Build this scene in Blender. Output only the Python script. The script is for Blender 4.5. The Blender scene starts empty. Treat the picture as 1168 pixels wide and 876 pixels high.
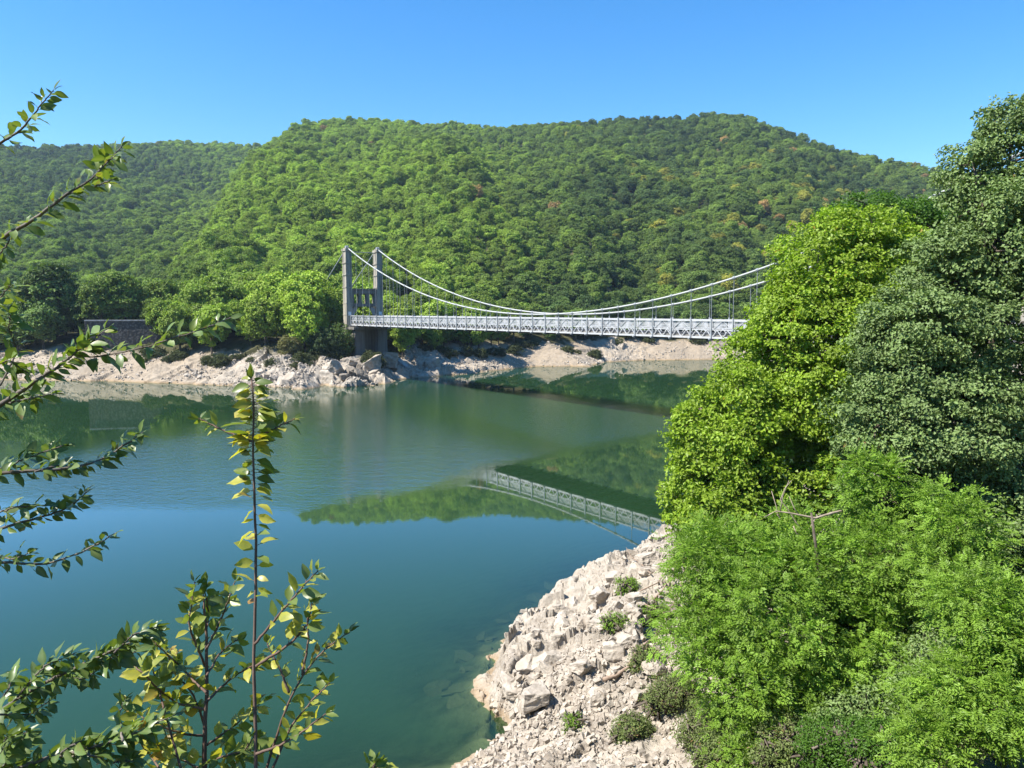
import bpy, math, random
import numpy as np
from math import radians, sin, cos, tan, pi

# ------------------------------------------------------------------ camera, sky, sun, exposure
CAMZ = 14.5
PITCH = math.atan(84/880)
FPX = 880.0
S = bpy.context.scene
cam = bpy.data.objects.new('camera', bpy.data.cameras.new('camera'))
S.collection.objects.link(cam)
cam.location = (0, 0, CAMZ)
cam.rotation_euler = (pi/2 - PITCH, 0, 0)
cam.data.sensor_width = 36; cam.data.lens = 36*FPX/1168
cam.data.clip_start = 0.05; cam.data.clip_end = 6000
S.camera = cam
SUN_DIR = np.array([-9.4, -3.2, 12.4]); SUN_DIR /= np.linalg.norm(SUN_DIR)
SUN_EL = math.asin(SUN_DIR[2]); SUN_AZ = math.atan2(SUN_DIR[0], SUN_DIR[1])   # from +Y clockwise
w = bpy.data.worlds.new('World'); S.world = w; w.use_nodes = True
nt = w.node_tree; nt.nodes.clear()
sky = nt.nodes.new('ShaderNodeTexSky'); sky.sky_type = 'NISHITA'; sky.sun_disc = False
sky.sun_elevation = SUN_EL; sky.sun_rotation = SUN_AZ
sky.altitude = 400; sky.air_density = 1.0; sky.dust_density = 0.15; sky.ozone_density = 3.0
bg = nt.nodes.new('ShaderNodeBackground'); bg.inputs[1].default_value = 0.115
hs = nt.nodes.new('ShaderNodeHueSaturation'); hs.inputs['Saturation'].default_value = 1.36
wo = nt.nodes.new('ShaderNodeOutputWorld')
nt.links.new(sky.outputs[0], hs.inputs['Color']); nt.links.new(hs.outputs[0], bg.inputs[0]); nt.links.new(bg.outputs[0], wo.inputs[0])
sl = bpy.data.lights.new('sun', 'SUN'); sl.energy = 5.0; sl.angle = radians(0.53); sl.color = (1.0, 0.95, 0.87)
so = bpy.data.objects.new('sun', sl); S.collection.objects.link(so)
from mathutils import Vector
so.rotation_euler = Vector(SUN_DIR).to_track_quat('Z', 'Y').to_euler()
S.view_settings.view_transform = 'Standard'; S.view_settings.look = 'None'
S.view_settings.exposure = 1.07; S.view_settings.gamma = 1; S.view_settings.use_curve_mapping = False
S.cycles.max_bounces = 8; S.cycles.diffuse_bounces = 2; S.cycles.glossy_bounces = 3
S.cycles.transmission_bounces = 4; S.cycles.transparent_max_bounces = 6; S.cycles.volume_bounces = 0
S.cycles.caustics_reflective = False; S.cycles.caustics_refractive = False
S.cycles.use_denoising = True

rng = np.random.default_rng(7); random.seed(7)

# ------------------------------------------------------------------ helpers
cp, sp_ = cos(PITCH), sin(PITCH)
def ray(x, y):
    d = np.array([x-584.0, 0, 0]) + FPX*np.array([0, cp, -sp_]) + (438.0-y)*np.array([0, sp_, cp])
    return d
def at(x, y, depth):            # world point seen in direction (x, y) at a real depth in metres
    return np.array([0, 0, CAMZ]) + ray(x, y)*depth/FPX
def ground_at(x, y, z=0.0):
    d = ray(x, y); t = (z-CAMZ)/d[2]
    return np.array([0, 0, CAMZ]) + d*t
def azel(x, y):
    d = ray(x, y); return math.atan2(d[0], d[1]), d[2]/math.hypot(d[0], d[1])

def link(o, parent=None):
    S.collection.objects.link(o)
    if parent is not None: o.parent = parent
    return o
def tag(o, label=None, cat=None, group=None, kind=None):
    if label: o['label'] = label
    if cat: o['category'] = cat
    if group: o['group'] = group
    if kind: o['kind'] = kind
    return o
def empty(name, loc=(0, 0, 0), rz=0.0):
    o = bpy.data.objects.new(name, None); link(o); o.location = tuple(float(v) for v in loc); o.rotation_euler = (0, 0, rz)
    return o
def mesh_np(name, verts, faces, smooth=False, attrs=None):
    """faces: list of (m,k) int arrays"""
    me = bpy.data.meshes.new(name)
    verts = np.asarray(verts, dtype=np.float32)
    faces = [np.asarray(f, dtype=np.int32) for f in faces if len(f)]
    nl = sum(f.size for f in faces); nf = sum(len(f) for f in faces)
    me.vertices.add(len(verts)); me.vertices.foreach_set('co', verts.ravel())
    me.loops.add(nl); me.loops.foreach_set('vertex_index', np.concatenate([f.ravel() for f in faces]))
    me.polygons.add(nf)
    sizes = np.concatenate([np.full(len(f), f.shape[1], dtype=np.int32) for f in faces])
    starts = np.concatenate([[0], np.cumsum(sizes)[:-1]]).astype(np.int32)
    me.polygons.foreach_set('loop_start', starts)
    me.polygons.foreach_set('use_smooth', np.full(nf, smooth))
    for k, v in (attrs or {}).items():
        a = me.attributes.new(k, 'FLOAT', 'POINT'); a.data.foreach_set('value', np.asarray(v, dtype=np.float32))
    me.update(calc_edges=True); me.validate()
    return me
def obj(name, me, mat, parent=None):
    o = bpy.data.objects.new(name, me)
    if mat is not None and not len(me.materials): me.materials.append(mat)
    return link(o, parent)

class MB:                        # collects boxes, bars and tubes
    def __init__(s): s.v = []; s.q = []; s.t = []; s.n = 0
    def add(s, v, q=(), t=()):
        s.v.append(np.asarray(v, float))
        if len(q): s.q.append(np.asarray(q)+s.n)
        if len(t): s.t.append(np.asarray(t)+s.n)
        s.n += len(v)
    def box(s, c, ax, ay, az):   # centre and three half-axis vectors
        c = np.array(c, float); ax, ay, az = map(lambda a: np.array(a, float), (ax, ay, az))
        v = [c+i*ax+j*ay+k*az for k in (-1, 1) for j in (-1, 1) for i in (-1, 1)]
        s.add(v, [(0, 2, 3, 1), (4, 5, 7, 6), (0, 1, 5, 4), (2, 6, 7, 3), (0, 4, 6, 2), (1, 3, 7, 5)])
    def bar(s, a, b, w, h, up=(0, 0, 1)):
        a = np.array(a, float); b = np.array(b, float); d = b-a; L = np.linalg.norm(d); d = d/L
        side = np.cross(d, up); 
        if np.linalg.norm(side) < 1e-4: side = np.cross(d, (1, 0, 0))
        side /= np.linalg.norm(side); u = np.cross(side, d)
        s.box((a+b)/2, d*L/2, side*w/2, u*h/2)
    def tube(s, pts, rad, n=6):
        pts = np.asarray(pts, float); m = len(pts)
        rad = np.full(m, rad) if np.isscalar(rad) else np.asarray(rad, float)
        tg = np.gradient(pts, axis=0); tg /= np.linalg.norm(tg, axis=1)[:, None]+1e-9
        ref = np.array([0, 0, 1.0]) if abs(tg[:, 2]).mean() < .8 else np.array([1.0, 0, 0])
        a = np.cross(tg, ref); a /= np.linalg.norm(a, axis=1)[:, None]+1e-9; b = np.cross(tg, a)
        th = np.arange(n)*2*pi/n
        v = pts[:, None]+rad[:, None, None]*(np.cos(th)[None, :, None]*a[:, None]+np.sin(th)[None, :, None]*b[:, None])
        q = []
        for i in range(m-1):
            for j in range(n):
                q.append((i*n+j, i*n+(j+1) % n, (i+1)*n+(j+1) % n, (i+1)*n+j))
        v = v.reshape(-1, 3); t = [(0, j+1, j) for j in range(1, n-1)]+[((m-1)*n, (m-1)*n+j, (m-1)*n+j+1) for j in range(1, n-1)]
        s.add(v, q, t)
    def build(s, name, mat, parent=None, smooth=False):
        me = mesh_np(name, np.concatenate(s.v), [np.concatenate(s.q) if s.q else [], np.concatenate(s.t) if s.t else []], smooth)
        return obj(name, me, mat, parent)

# numpy noise
def _h(ix, iy, k):
    n = (ix.astype(np.int64)*374761393 + iy.astype(np.int64)*668265263 + k*1442695041) & 0x7fffffff
    n = ((n ^ (n >> 13))*1274126177) & 0x7fffffff
    n = (n ^ (n >> 16)) & 0xffffff
    return n/float(0xffffff)
def vnoise(x, y, k=0):
    ix = np.floor(x); iy = np.floor(y); fx = x-ix; fy = y-iy
    fx = fx*fx*(3-2*fx); fy = fy*fy*(3-2*fy)
    a = _h(ix, iy, k); b = _h(ix+1, iy, k); c = _h(ix, iy+1, k); d = _h(ix+1, iy+1, k)
    return (a*(1-fx)+b*fx)*(1-fy)+(c*(1-fx)+d*fx)*fy
def fbm(x, y, o=4, k=0):
    r = 0; a = .5
    for i in range(o): r = r+a*(vnoise(x*2**i, y*2**i, k+i*17)-.5)*2; a *= .5
    return r
def facets(x, y, size, rot=0.0, stretch=1.0, k=0, tilt=.6, step=.5):
    """fractured rock: each Voronoi cell is its own tilted plane (in units of size)"""
    c, s = cos(rot), sin(rot)
    u = (x*c+y*s)/size/stretch; v = (-x*s+y*c)/size
    iu = np.floor(u); iv = np.floor(v); W_ = np.full(u.shape, 1e-12); out = np.zeros(u.shape)
    for du in (-1, 0, 1):
        for dv in (-1, 0, 1):
            a, b = iu+du, iv+dv
            pu = a+_h(a, b, k); pv = b+_h(a, b, k+1)
            d = (u-pu)**2+(v-pv)**2
            h = (_h(a, b, k+2)-.5)*step+((_h(a, b, k+3)-.5)*(u-pu)+(_h(a, b, k+4)-.5)*(v-pv))*2*tilt
            w_ = np.exp(-70*d); W_ += w_; out += w_*h       # edges are worn, not knife cuts
    return out/W_*size
def sstep(a, b, x):
    t = np.clip((x-a)/(b-a), 0, 1); return t*t*(3-2*t)

# ------------------------------------------------------------------ materials
class NT:
    def __init__(s, name):
        s.m = bpy.data.materials.new(name); s.m.use_nodes = True; s.t = s.m.node_tree; s.t.nodes.clear()
        s.out = s.n('ShaderNodeOutputMaterial')
    def n(s, typ, **kw):
        nd = s.t.nodes.new(typ)
        for k, v in kw.items(): setattr(nd, k, v)
        return nd
    def l(s, a, b): s.t.links.new(a, b)
    def set(s, inp, v):
        if hasattr(v, 'is_linked') or isinstance(v, bpy.types.NodeSocket): s.l(v, inp)
        else: inp.default_value = v if not (isinstance(v, tuple) and len(v) == 3 and inp.type == 'RGBA') else (*v, 1)
    def coord(s, which='Object'): return s.n('ShaderNodeTexCoord').outputs[which]
    def pos(s): return s.n('ShaderNodeNewGeometry').outputs['Position']
    def noise(s, vec, scale, detail=4, rough=.55, out='Fac'):
        nd = s.n('ShaderNodeTexNoise'); s.l(vec, nd.inputs['Vector']); nd.inputs['Scale'].default_value = scale
        nd.inputs['Detail'].default_value = detail; nd.inputs['Roughness'].default_value = rough
        return nd.outputs[out]
    def ramp(s, f, stops):
        nd = s.n('ShaderNodeValToRGB'); s.l(f, nd.inputs[0]); e = nd.color_ramp.elements
        while len(e) > 1: e.remove(e[-1])
        for i, (p, c) in enumerate(stops):
            el = e[0] if i == 0 else e.new(p)
            el.position = p; c = c if isinstance(c, tuple) else (c, c, c); el.color = (*c[:3], 1)
        return nd.outputs['Color']
    def mix(s, f, a, b, mode='MIX'):
        nd = s.n('ShaderNodeMix', data_type='RGBA', blend_type=mode)
        s.set(nd.inputs['Factor'], f); s.set(nd.inputs['A'], a); s.set(nd.inputs['B'], b)
        # colour sockets are the ones of type RGBA
        for i in nd.inputs:
            if i.type == 'RGBA' and i.name == 'A': s.set(i, a)
            if i.type == 'RGBA' and i.name == 'B': s.set(i, b)
        return [o for o in nd.outputs if o.type == 'RGBA'][0]
    def math(s, op, a, b=0.0, clamp=False):
        nd = s.n('ShaderNodeMath', operation=op, use_clamp=clamp); s.set(nd.inputs[0], a); s.set(nd.inputs[1], b); return nd.outputs[0]
    def attr(s, name, typ='GEOMETRY', out='Fac'):
        nd = s.n('ShaderNodeAttribute', attribute_type=typ, attribute_name=name); return nd.outputs[out]
    def bump(s, h, strength=.4, dist=.1):
        nd = s.n('ShaderNodeBump'); nd.inputs['Strength'].default_value = strength; nd.inputs['Distance'].default_value = dist
        s.l(h, nd.inputs['Height']); return nd.outputs[0]
    def principled(s, col, rough=.8, spec=.3, normal=None, metal=0):
        p = s.n('ShaderNodeBsdfPrincipled'); s.set(p.inputs['Base Color'], col); s.set(p.inputs['Roughness'], rough)
        p.inputs['Specular IOR Level'].default_value = spec; p.inputs['Metallic'].default_value = metal
        if normal is not None: s.l(normal, p.inputs['Normal'])
        return p.outputs[0]
    def done(s, sh): s.l(sh, s.out.inputs['Surface']); return s.m

def leaf_mat(name, col, tint_attr=False, trans=.35, var=.35, rough=.45, spec=.35, warm=None, cut=0.0):
    """leaf: diffuse/gloss in front, light coming through from behind; v is a per-leaf random value"""
    t = NT(name)
    v = t.attr('v')
    base = t.attr('tint', 'INSTANCER', 'Color') if tint_attr else None
    lo = tuple(c*(1-var) for c in col); hi = tuple(c*(1+var) for c in col)
    c = t.ramp(v, [(0, lo), (.5, col), (1, hi)])
    if warm: c = t.mix(t.math('GREATER_THAN', v, 1-warm[0]), c, t.ramp(t.math('MULTIPLY', t.math('SUBTRACT', v, 1-warm[0]), 1/warm[0]), warm[1]))
    if tint_attr: c = t.mix(1.0, c, base, 'MULTIPLY')
    p = t.principled(c, rough, spec)
    tr = t.n('ShaderNodeBsdfTranslucent')
    tc = t.mix(1.0, c, (1.25, 1.45, .45), 'MULTIPLY'); t.l(tc, tr.inputs['Color'])
    mx = t.n('ShaderNodeMixShader'); mx.inputs[0].default_value = trans
    t.l(p, mx.inputs[1]); t.l(tr.outputs[0], mx.inputs[2])
    return t.done(mx.outputs[0])

def bark_mat(name, c1, c2, sc=6):
    t = NT(name); n = t.noise(t.coord(), sc, 5); c = t.ramp(n, [(.3, c1), (.7, c2)])
    return t.done(t.principled(c, .9, .15, t.bump(n, .5, .02)))

def terrain_mat():
    t = NT('terrain_rock_and_soil'); P = t.pos()
    big = t.noise(P, .12, 5); mid = t.noise(P, .9, 6, .6); fine = t.noise(P, 7, 6, .65); grit = t.noise(P, 28, 4, .7)
    rock = t.ramp(mid, [(.3, (.225, .185, .14)), (.5, (.35, .30, .235)), (.7, (.45, .395, .315))])
    rock = t.mix(t.ramp(fine, [(.42, 0.0), (.62, .6)]), rock, (.49, .435, .36))
    rock = t.mix(t.ramp(grit, [(.60, 0.0), (.72, .45)]), rock, (.20, .17, .145))
    sand = t.ramp(mid, [(.3, (.27, .215, .15)), (.7, (.36, .295, .215))])
    sand = t.mix(t.ramp(grit, [(.5, 0.0), (.65, .5)]), sand, (.27, .21, .155))
    c = t.mix(t.attr('sandy'), rock, sand)
    # cracks: dark lines along the joints of the fractured rock
    vo = t.n('ShaderNodeTexVoronoi', feature='DISTANCE_TO_EDGE'); vo.inputs['Scale'].default_value = 1.1
    wv = t.n('ShaderNodeVectorMath', operation='ADD'); t.l(P, wv.inputs[0])
    nn = t.noise(P, 1.5, 3, .5, 'Color'); t.l(nn, wv.inputs[1]); t.l(wv.outputs[0], vo.inputs['Vector'])
    ck = t.ramp(vo.outputs['Distance'], [(0, .75), (.035, 0.0)])
    ckm = t.mix(1.0, ck, t.ramp(big, [(.42, 0.0), (.58, 1.0)]), 'MULTIPLY')
    c = t.mix(ckm, c, (.13, .11, .095))
    # ochre band just above the water, dark silt below it
    sep = t.n('ShaderNodeSeparateXYZ'); t.l(P, sep.inputs[0]); z = sep.outputs['Z']
    zz = t.math('ADD', z, t.math('MULTIPLY', t.math('SUBTRACT', mid, .5), .5))
    band = t.n('ShaderNodeMapRange'); band.inputs[1].default_value = .45; band.inputs[2].default_value = .1; t.l(zz, band.inputs[0])
    c = t.mix(t.math('MULTIPLY', band.outputs[0], .6), c, (.30, .20, .10))
    sub = t.n('ShaderNodeMapRange'); sub.inputs[1].default_value = .05; sub.inputs[2].default_value = -.5; t.l(zz, sub.inputs[0])
    c = t.mix(sub.outputs[0], c, t.ramp(mid, [(.35, (.08, .08, .045)), (.6, (.20, .19, .11))]))
    soil = t.ramp(fine, [(.3, (.045, .04, .022)), (.55, (.075, .075, .03)), (.7, (.13, .105, .06))])
    c = t.mix(t.attr('veg'), c, soil)
    h = t.math('ADD', t.math('ADD', t.math('MULTIPLY', fine, .7), t.math('MULTIPLY', grit, .3)), t.math('MULTIPLY', ckm, -.8))
    return t.done(t.principled(c, .88, .2, t.bump(h, .7, .10)))
M_terrain = terrain_mat()

def rock_mat(name, tone=1.0):
    t = NT(name); P = t.pos(); mid = t.noise(P, 1.7, 5, .6); fine = t.noise(P, 9, 6, .65); grit = t.noise(P, 34, 3, .7)
    c = t.ramp(mid, [(.3, tuple(v*tone for v in (.27, .225, .175))), (.5, tuple(v*tone for v in (.40, .345, .275))), (.72, tuple(v*tone for v in (.50, .445, .37)))])
    c = t.mix(t.ramp(grit, [(.58, 0.0), (.72, .5)]), c, tuple(v*tone for v in (.22, .19, .165)))
    sep = t.n('ShaderNodeSeparateXYZ'); t.l(P, sep.inputs[0])
    band = t.n('ShaderNodeMapRange'); band.inputs[1].default_value = .3; band.inputs[2].default_value = -.05; t.l(sep.outputs['Z'], band.inputs[0])
    c = t.mix(t.math('MULTIPLY', band.outputs[0], .8), c, (.22, .17, .09))
    return t.done(t.principled(c, .85, .2, t.bump(t.math('ADD', fine, t.math('MULTIPLY', grit, .4)), .6, .05)))
M_rock = rock_mat('pale_fractured_rock'); M_rock_dark = rock_mat('shade_toned_rock', .5)  # darker copy of the pale rock, shadow-side tone put into the headland rocks

def concrete(name, c, stain=(.10, .09, .075)):
    t = NT(name); P = t.pos(); n = t.noise(P, .8, 5, .6); f = t.noise(P, 6, 5, .7)
    mp = t.n('ShaderNodeMapping'); mp.inputs['Scale'].default_value = (1.5, 1.5, .12); t.l(P, mp.inputs[0])
    st = t.noise(mp.outputs[0], 1.2, 4, .6)
    col = t.mix(t.ramp(n, [(.35, 0.0), (.65, .5)]), c, tuple(v*.75 for v in c))
    col = t.mix(t.ramp(st, [(.48, 0.0), (.68, .75)]), col, stain)
    return t.done(t.principled(col, .9, .2, t.bump(f, .4, .03)))
M_conc = concrete('weathered_concrete', (.38, .345, .28)); M_conc_pale = concrete('pale_concrete', (.42, .42, .40))
M_conc_dark = concrete('stained_concrete', (.20, .19, .17))
def paint(name, c, rough=.45, dirt=.25):
    t = NT(name); n = t.noise(t.pos(), 3.0, 5, .65)
    col = t.mix(t.ramp(n, [(.42, 0.0), (.72, dirt)]), c, (.25, .19, .14))
    return t.done(t.principled(col, rough, .4))
M_white = paint('pale_grey_steel_paint', (.50, .515, .52), .5, .45); M_post = paint('mid_grey_steel_paint', (.30, .32, .33)); M_cable = paint('galvanised_cable', (.44, .45, .42), .5, .15)
M_rod = paint('grey_hanger_steel', (.24, .26, .27)); M_dark = paint('dark_underside_steel', (.10, .10, .10), .7)
M_sign = paint('white_sign_enamel', (.8, .8, .8), .4, .05)
def asphalt():
    t = NT('asphalt'); n = t.noise(t.pos(), 12, 4); return t.done(t.principled(t.ramp(n, [(.3, .045), (.7, .07)]), .9, .2))
M_asphalt = asphalt()
def masonry():
    t = NT('shaded_rubble_masonry'); P = t.pos(); v = t.n('ShaderNodeTexVoronoi'); v.inputs['Scale'].default_value = 2.2; t.l(P, v.inputs['Vector'])
    c = t.ramp(t.noise(P, 1.6, 5), [(.3, (.07, .065, .06)), (.7, (.17, .155, .14))])  # dark stone tone carries the shade the wall face stands in
    c = t.mix(t.ramp(v.outputs['Distance'], [(.35, 0.0), (.6, .7)]), c, (.05, .046, .04))
    return t.done(t.principled(c, .9, .15, t.bump(v.outputs['Distance'], .6, .08)))
M_wall = masonry()

# ------------------------------------------------------------------ shape of the land
near_px = [(430, 960), (535, 872), (575, 838), (553, 806), (562, 772), (567, 742), (604, 718), (650, 683), (700, 657), (765, 628)]
NEAR = [(-400, -120), (-120, -40), (-45, 6), (-14, 17)]+[tuple(ground_at(*p)[:2]) for p in near_px[1:]]+[(14, 51), (22, 57), (30, 64), (38, 72), (52, 82), (78, 104), (150, 165), (420, 250)]
far_px = [(-60, 431), (0, 433), (60, 434), (130, 435), (190, 437), (250, 440), (300, 442), (345, 444), (372, 440), (398, 442), (425, 440), (446, 435), (470, 431), (500, 429), (540, 426), (580, 421), (610, 418), (650, 418), (672, 418), (690, 413), (730, 411), (790, 410.5), (840, 410), (880, 409)]
FAR = [(-420, 120), (-170, 150)]+[tuple(ground_at(*p)[:2]) for p in far_px]+[(120, 238), (250, 262), (420, 290)]
def pdist(X, Y, poly):
    best = np.full(X.shape, 1e18)
    for (x0, y0), (x1, y1) in zip(poly[:-1], poly[1:]):
        dx, dy = x1-x0, y1-y0; t = np.clip(((X-x0)*dx+(Y-y0)*dy)/(dx*dx+dy*dy), 0, 1)
        best = np.minimum(best, (X-x0-t*dx)**2+(Y-y0-t*dy)**2)
    return np.sqrt(best)
LAKE = NEAR+FAR[::-1]
def inside(X, Y, poly):
    r = np.zeros(X.shape, bool); n = len(poly)
    for i in range(n):
        x0, y0 = poly[i]; x1, y1 = poly[(i+1) % n]
        if y0 == y1: continue
        c = ((y0 > Y) != (y1 > Y)) & (X < (x1-x0)*(Y-y0)/(y1-y0)+x0)
        r ^= c
    return r
# ridge lines seen against the sky: (px x, px y, distance)
R1 = [(60, 372, 205), (100, 366, 210), (135, 356, 222), (160, 346, 250), (190, 322, 320), (232, 266, 430), (270, 200, 560), (300, 165, 650), (340, 141, 720), (380, 134, 755), (440, 135, 765), (480, 139, 770), (520, 139, 770), (560, 144, 765), (600, 142, 760), (640, 137, 750), (700, 133, 740), (760, 130, 735), (810, 127, 730), (850, 131, 730), (900, 149, 735), (950, 168, 740), (1000, 181, 740), (1060, 191, 735), (1100, 196, 730), (1168, 204, 720), (1300, 215, 700), (1600, 230, 680)]
R2 = [(-400, 175, 1000), (-150, 166, 1040), (0, 164, 1060), (80, 165, 1060), (130, 164, 1065), (200, 160, 1080), (270, 163, 1090), (400, 170, 1100), (600, 190, 1150), (900, 260, 1200)]
def ridge(tab, TH=9.0):
    a = []; z = []; r = []
    for x, y, d in tab:
        az, el = azel(x, y); a.append(az); r.append(d); z.append(max(CAMZ+d*el-TH, 5.0))
    return np.array(a), np.array(z), np.array(r)
A1, Z1, D1 = ridge(R1); A2, Z2, D2 = ridge(R2)
FA = np.array([math.atan2(p[0], p[1]) for p in FAR]); FR = np.array([math.hypot(*p) for p in FAR])
def hills(X, Y):
    az = np.arctan2(X, Y); r = np.hypot(X, Y)
    rs = np.interp(az, FA, FR)+14
    def one(A, Z, D, start, k, ex=1.07):
        zr = np.interp(az, A, Z); dr = np.interp(az, A, D)
        t = (r-start)/np.maximum(dr-start, 10)
        tt = np.clip(t, 0, 1)
        z = zr*(tt**ex)
        wob = fbm(az*9+r*.0016+k, r*.0035, 3, k)            # spurs and gullies running down the slope
        wob2 = fbm(X*.022+k, Y*.022, 3, k+5)
        env = np.clip(4*tt*(1-tt), 0, 1)
        z = z+env*(25*wob*np.minimum(1, zr/120)+7*wob2)
        z = np.where(t > 1, zr*(1-.45*np.clip(t-1, 0, 1.2)), z)
        return z
    z1 = one(A1, Z1, D1, rs, 3)
    z2 = one(A2, Z2, D2, np.full(X.shape, 235.0), 31, 1.42)
    return np.maximum(z1, z2)
def land(X, Y, detail=True):
    dn = pdist(X, Y, NEAR); df = pdist(X, Y, FAR); ins = inside(X, Y, LAKE)
    near = dn < df
    # --- near bank
    s = dn
    massive = sstep(22.5, 25.5, Y)*sstep(-6, -2, X+ (Y-24)*.05)
    zn = .34*np.minimum(s, 8)+.50*np.clip(s-8, 0, 30)+.3*np.clip(s-38, 0, 200)
    zn = zn+massive*1.25*sstep(0, .9, s)*(1-sstep(5, 9, s))
    zn = np.minimum(zn, 90)
    plateau = 12.8-1.25*np.maximum(Y-1.8-.25*np.abs(X), 0)-.25*np.maximum(np.abs(X)-9, 0)
    zn = np.maximum(zn, np.where(s > 0, plateau, -50))
    zn = zn+.9*fbm(X*.12, Y*.12, 3, 9)*sstep(1, 8, s)
    # --- far bank
    zf = np.minimum(.36*s*0+.38*df, 7.4+.04*df)
    hz = hills(X, Y)
    zf = np.where(df > 13, np.maximum(zf, hz), zf)
    zf = zf+.7*fbm(X*.07, Y*.07, 3, 4)*sstep(1, 6, df)
    # --- lake bed
    bn = -.33*dn-.4*sstep(0, 1.0, dn)*massive*0; bf = -.45*df
    zl = np.maximum(np.where(near, bn, bf), -14)+.3*fbm(X*.35, Y*.35, 3, 8)*sstep(0, 2, np.minimum(dn, df))
    z = np.where(ins, zl, np.where(near, zn, zf))
    if detail:
        m = near & (np.abs(dn) < 14) & (Y > 14) & (Y < 60)
        if m.any():
            x, y = X[m], Y[m]; wx = x+.5*fbm(x*.9, y*.9, 2, 60); wy = y+.5*fbm(x*.9+9, y*.9, 2, 61)
            f = .75*facets(wx, wy, 3.0, .5, 1.7, 11, .5, .3)+1.1*facets(wx, wy, .95, -.3, 1.5, 21, .75, .32)+.8*facets(x, y, .36, .9, 1.3, 41, .8, .35)
            ss = np.where(ins[m], -dn[m], dn[m])
            amp = (.25+.75*massive[m])*sstep(-1.4, .5, ss)*(1-.55*sstep(7, 11, ss))*(1-sstep(11, 13.5, ss))
            z[m] += f*amp*.85
        m = (~near) & (df < 22) & (Y > 100) & (Y < 280) & (np.abs(np.arctan2(X, Y)) < .75)
        if m.any():
            x, y = X[m], Y[m]; wx = x+1.0*fbm(x*.4, y*.4, 2, 70); wy = y+1.0*fbm(x*.4+9, y*.4, 2, 71)
            f = facets(wx, wy, 4.2, 1.1, 1.8, 111, .6, .45)+facets(wx, wy, 1.7, .2, 1.4, 121, .6, .5)+.7*facets(wx, wy, .8, .7, 1.2, 131, .6, .6)
            ss = np.where(ins[m], -df[m], df[m])
            rocky = far_rocky(x, y)
            z[m] += f*(.08+.75*rocky)*sstep(-2.5, .8, ss)*(1-.7*sstep(14, 20, ss))
    return z
ROCKY = [(-100, .5), (130, .25), (230, .35), (290, .7), (340, 1.0), (440, 1.0), (480, .8), (540, .55), (585, .3), (600, .12), (660, .2), (690, .6), (735, .3), (760, .08), (795, .1), (830, .5), (900, .4)]
RA = np.array([azel(p[0], 420)[0] for p in ROCKY]); RV = np.array([p[1] for p in ROCKY])
def far_rocky(X, Y): return np.interp(np.arctan2(X, Y), RA, RV)
def h1(x, y): return float(land(np.array([float(x)]), np.array([float(y)]))[0])

# one sheet, fine where the camera looks closely
azs = np.concatenate([np.arange(-180, -44, 4.0), np.arange(-44, -39, .8), np.arange(-39, 39, .09), np.arange(39, 44, .8), np.arange(44, 180, 4.0)])*pi/180
rad = np.concatenate([[0.4, 1.5, 3], np.arange(4, 18, .5), np.arange(18, 60, .125), np.arange(60, 140, 2.0), np.arange(140, 250, .42), np.arange(250, 700, 5.0), np.arange(700, 1300, 10.0), [1400, 1700, 2200, 3000, 4500]])
RR, AA = np.meshgrid(rad, azs, indexing='ij')
GX = RR*np.sin(AA); GY = RR*np.cos(AA)
GZ = land(GX.ravel(), GY.ravel()).reshape(GX.shape)
nr, na = GX.shape
ii, jj = np.meshgrid(np.arange(nr-1), np.arange(na), indexing='ij'); j2 = (jj+1) % na
quads = np.stack([ii*na+jj, (ii+1)*na+jj, (ii+1)*na+j2, ii*na+j2], -1).reshape(-1, 4)[:, ::-1]
dn = pdist(GX.ravel(), GY.ravel(), NEAR); df = pdist(GX.ravel(), GY.ravel(), FAR); insf = inside(GX.ravel(), GY.ravel(), LAKE)
nearf = dn < df; nz = fbm(GX.ravel()*.3, GY.ravel()*.3, 3, 50)
veg = np.where(nearf, sstep(8.5, 11.5, dn+2*nz), sstep(12.5, 15.5, df+4*nz)); veg[insf] = 0
sandy = np.where(nearf, .0, 1-sstep(.15, .8, far_rocky(GX.ravel(), GY.ravel())+.25*nz))
V = np.stack([GX.ravel(), GY.ravel(), GZ.ravel()], -1)
ter = obj('terrain', mesh_np('terrain', V, [quads], False, {'veg': veg, 'sandy': sandy}), M_terrain); tag(ter, kind='structure')

# ------------------------------------------------------------------ water
wmask = (GZ.ravel() < .6) & (RR.ravel() > 8)
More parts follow.
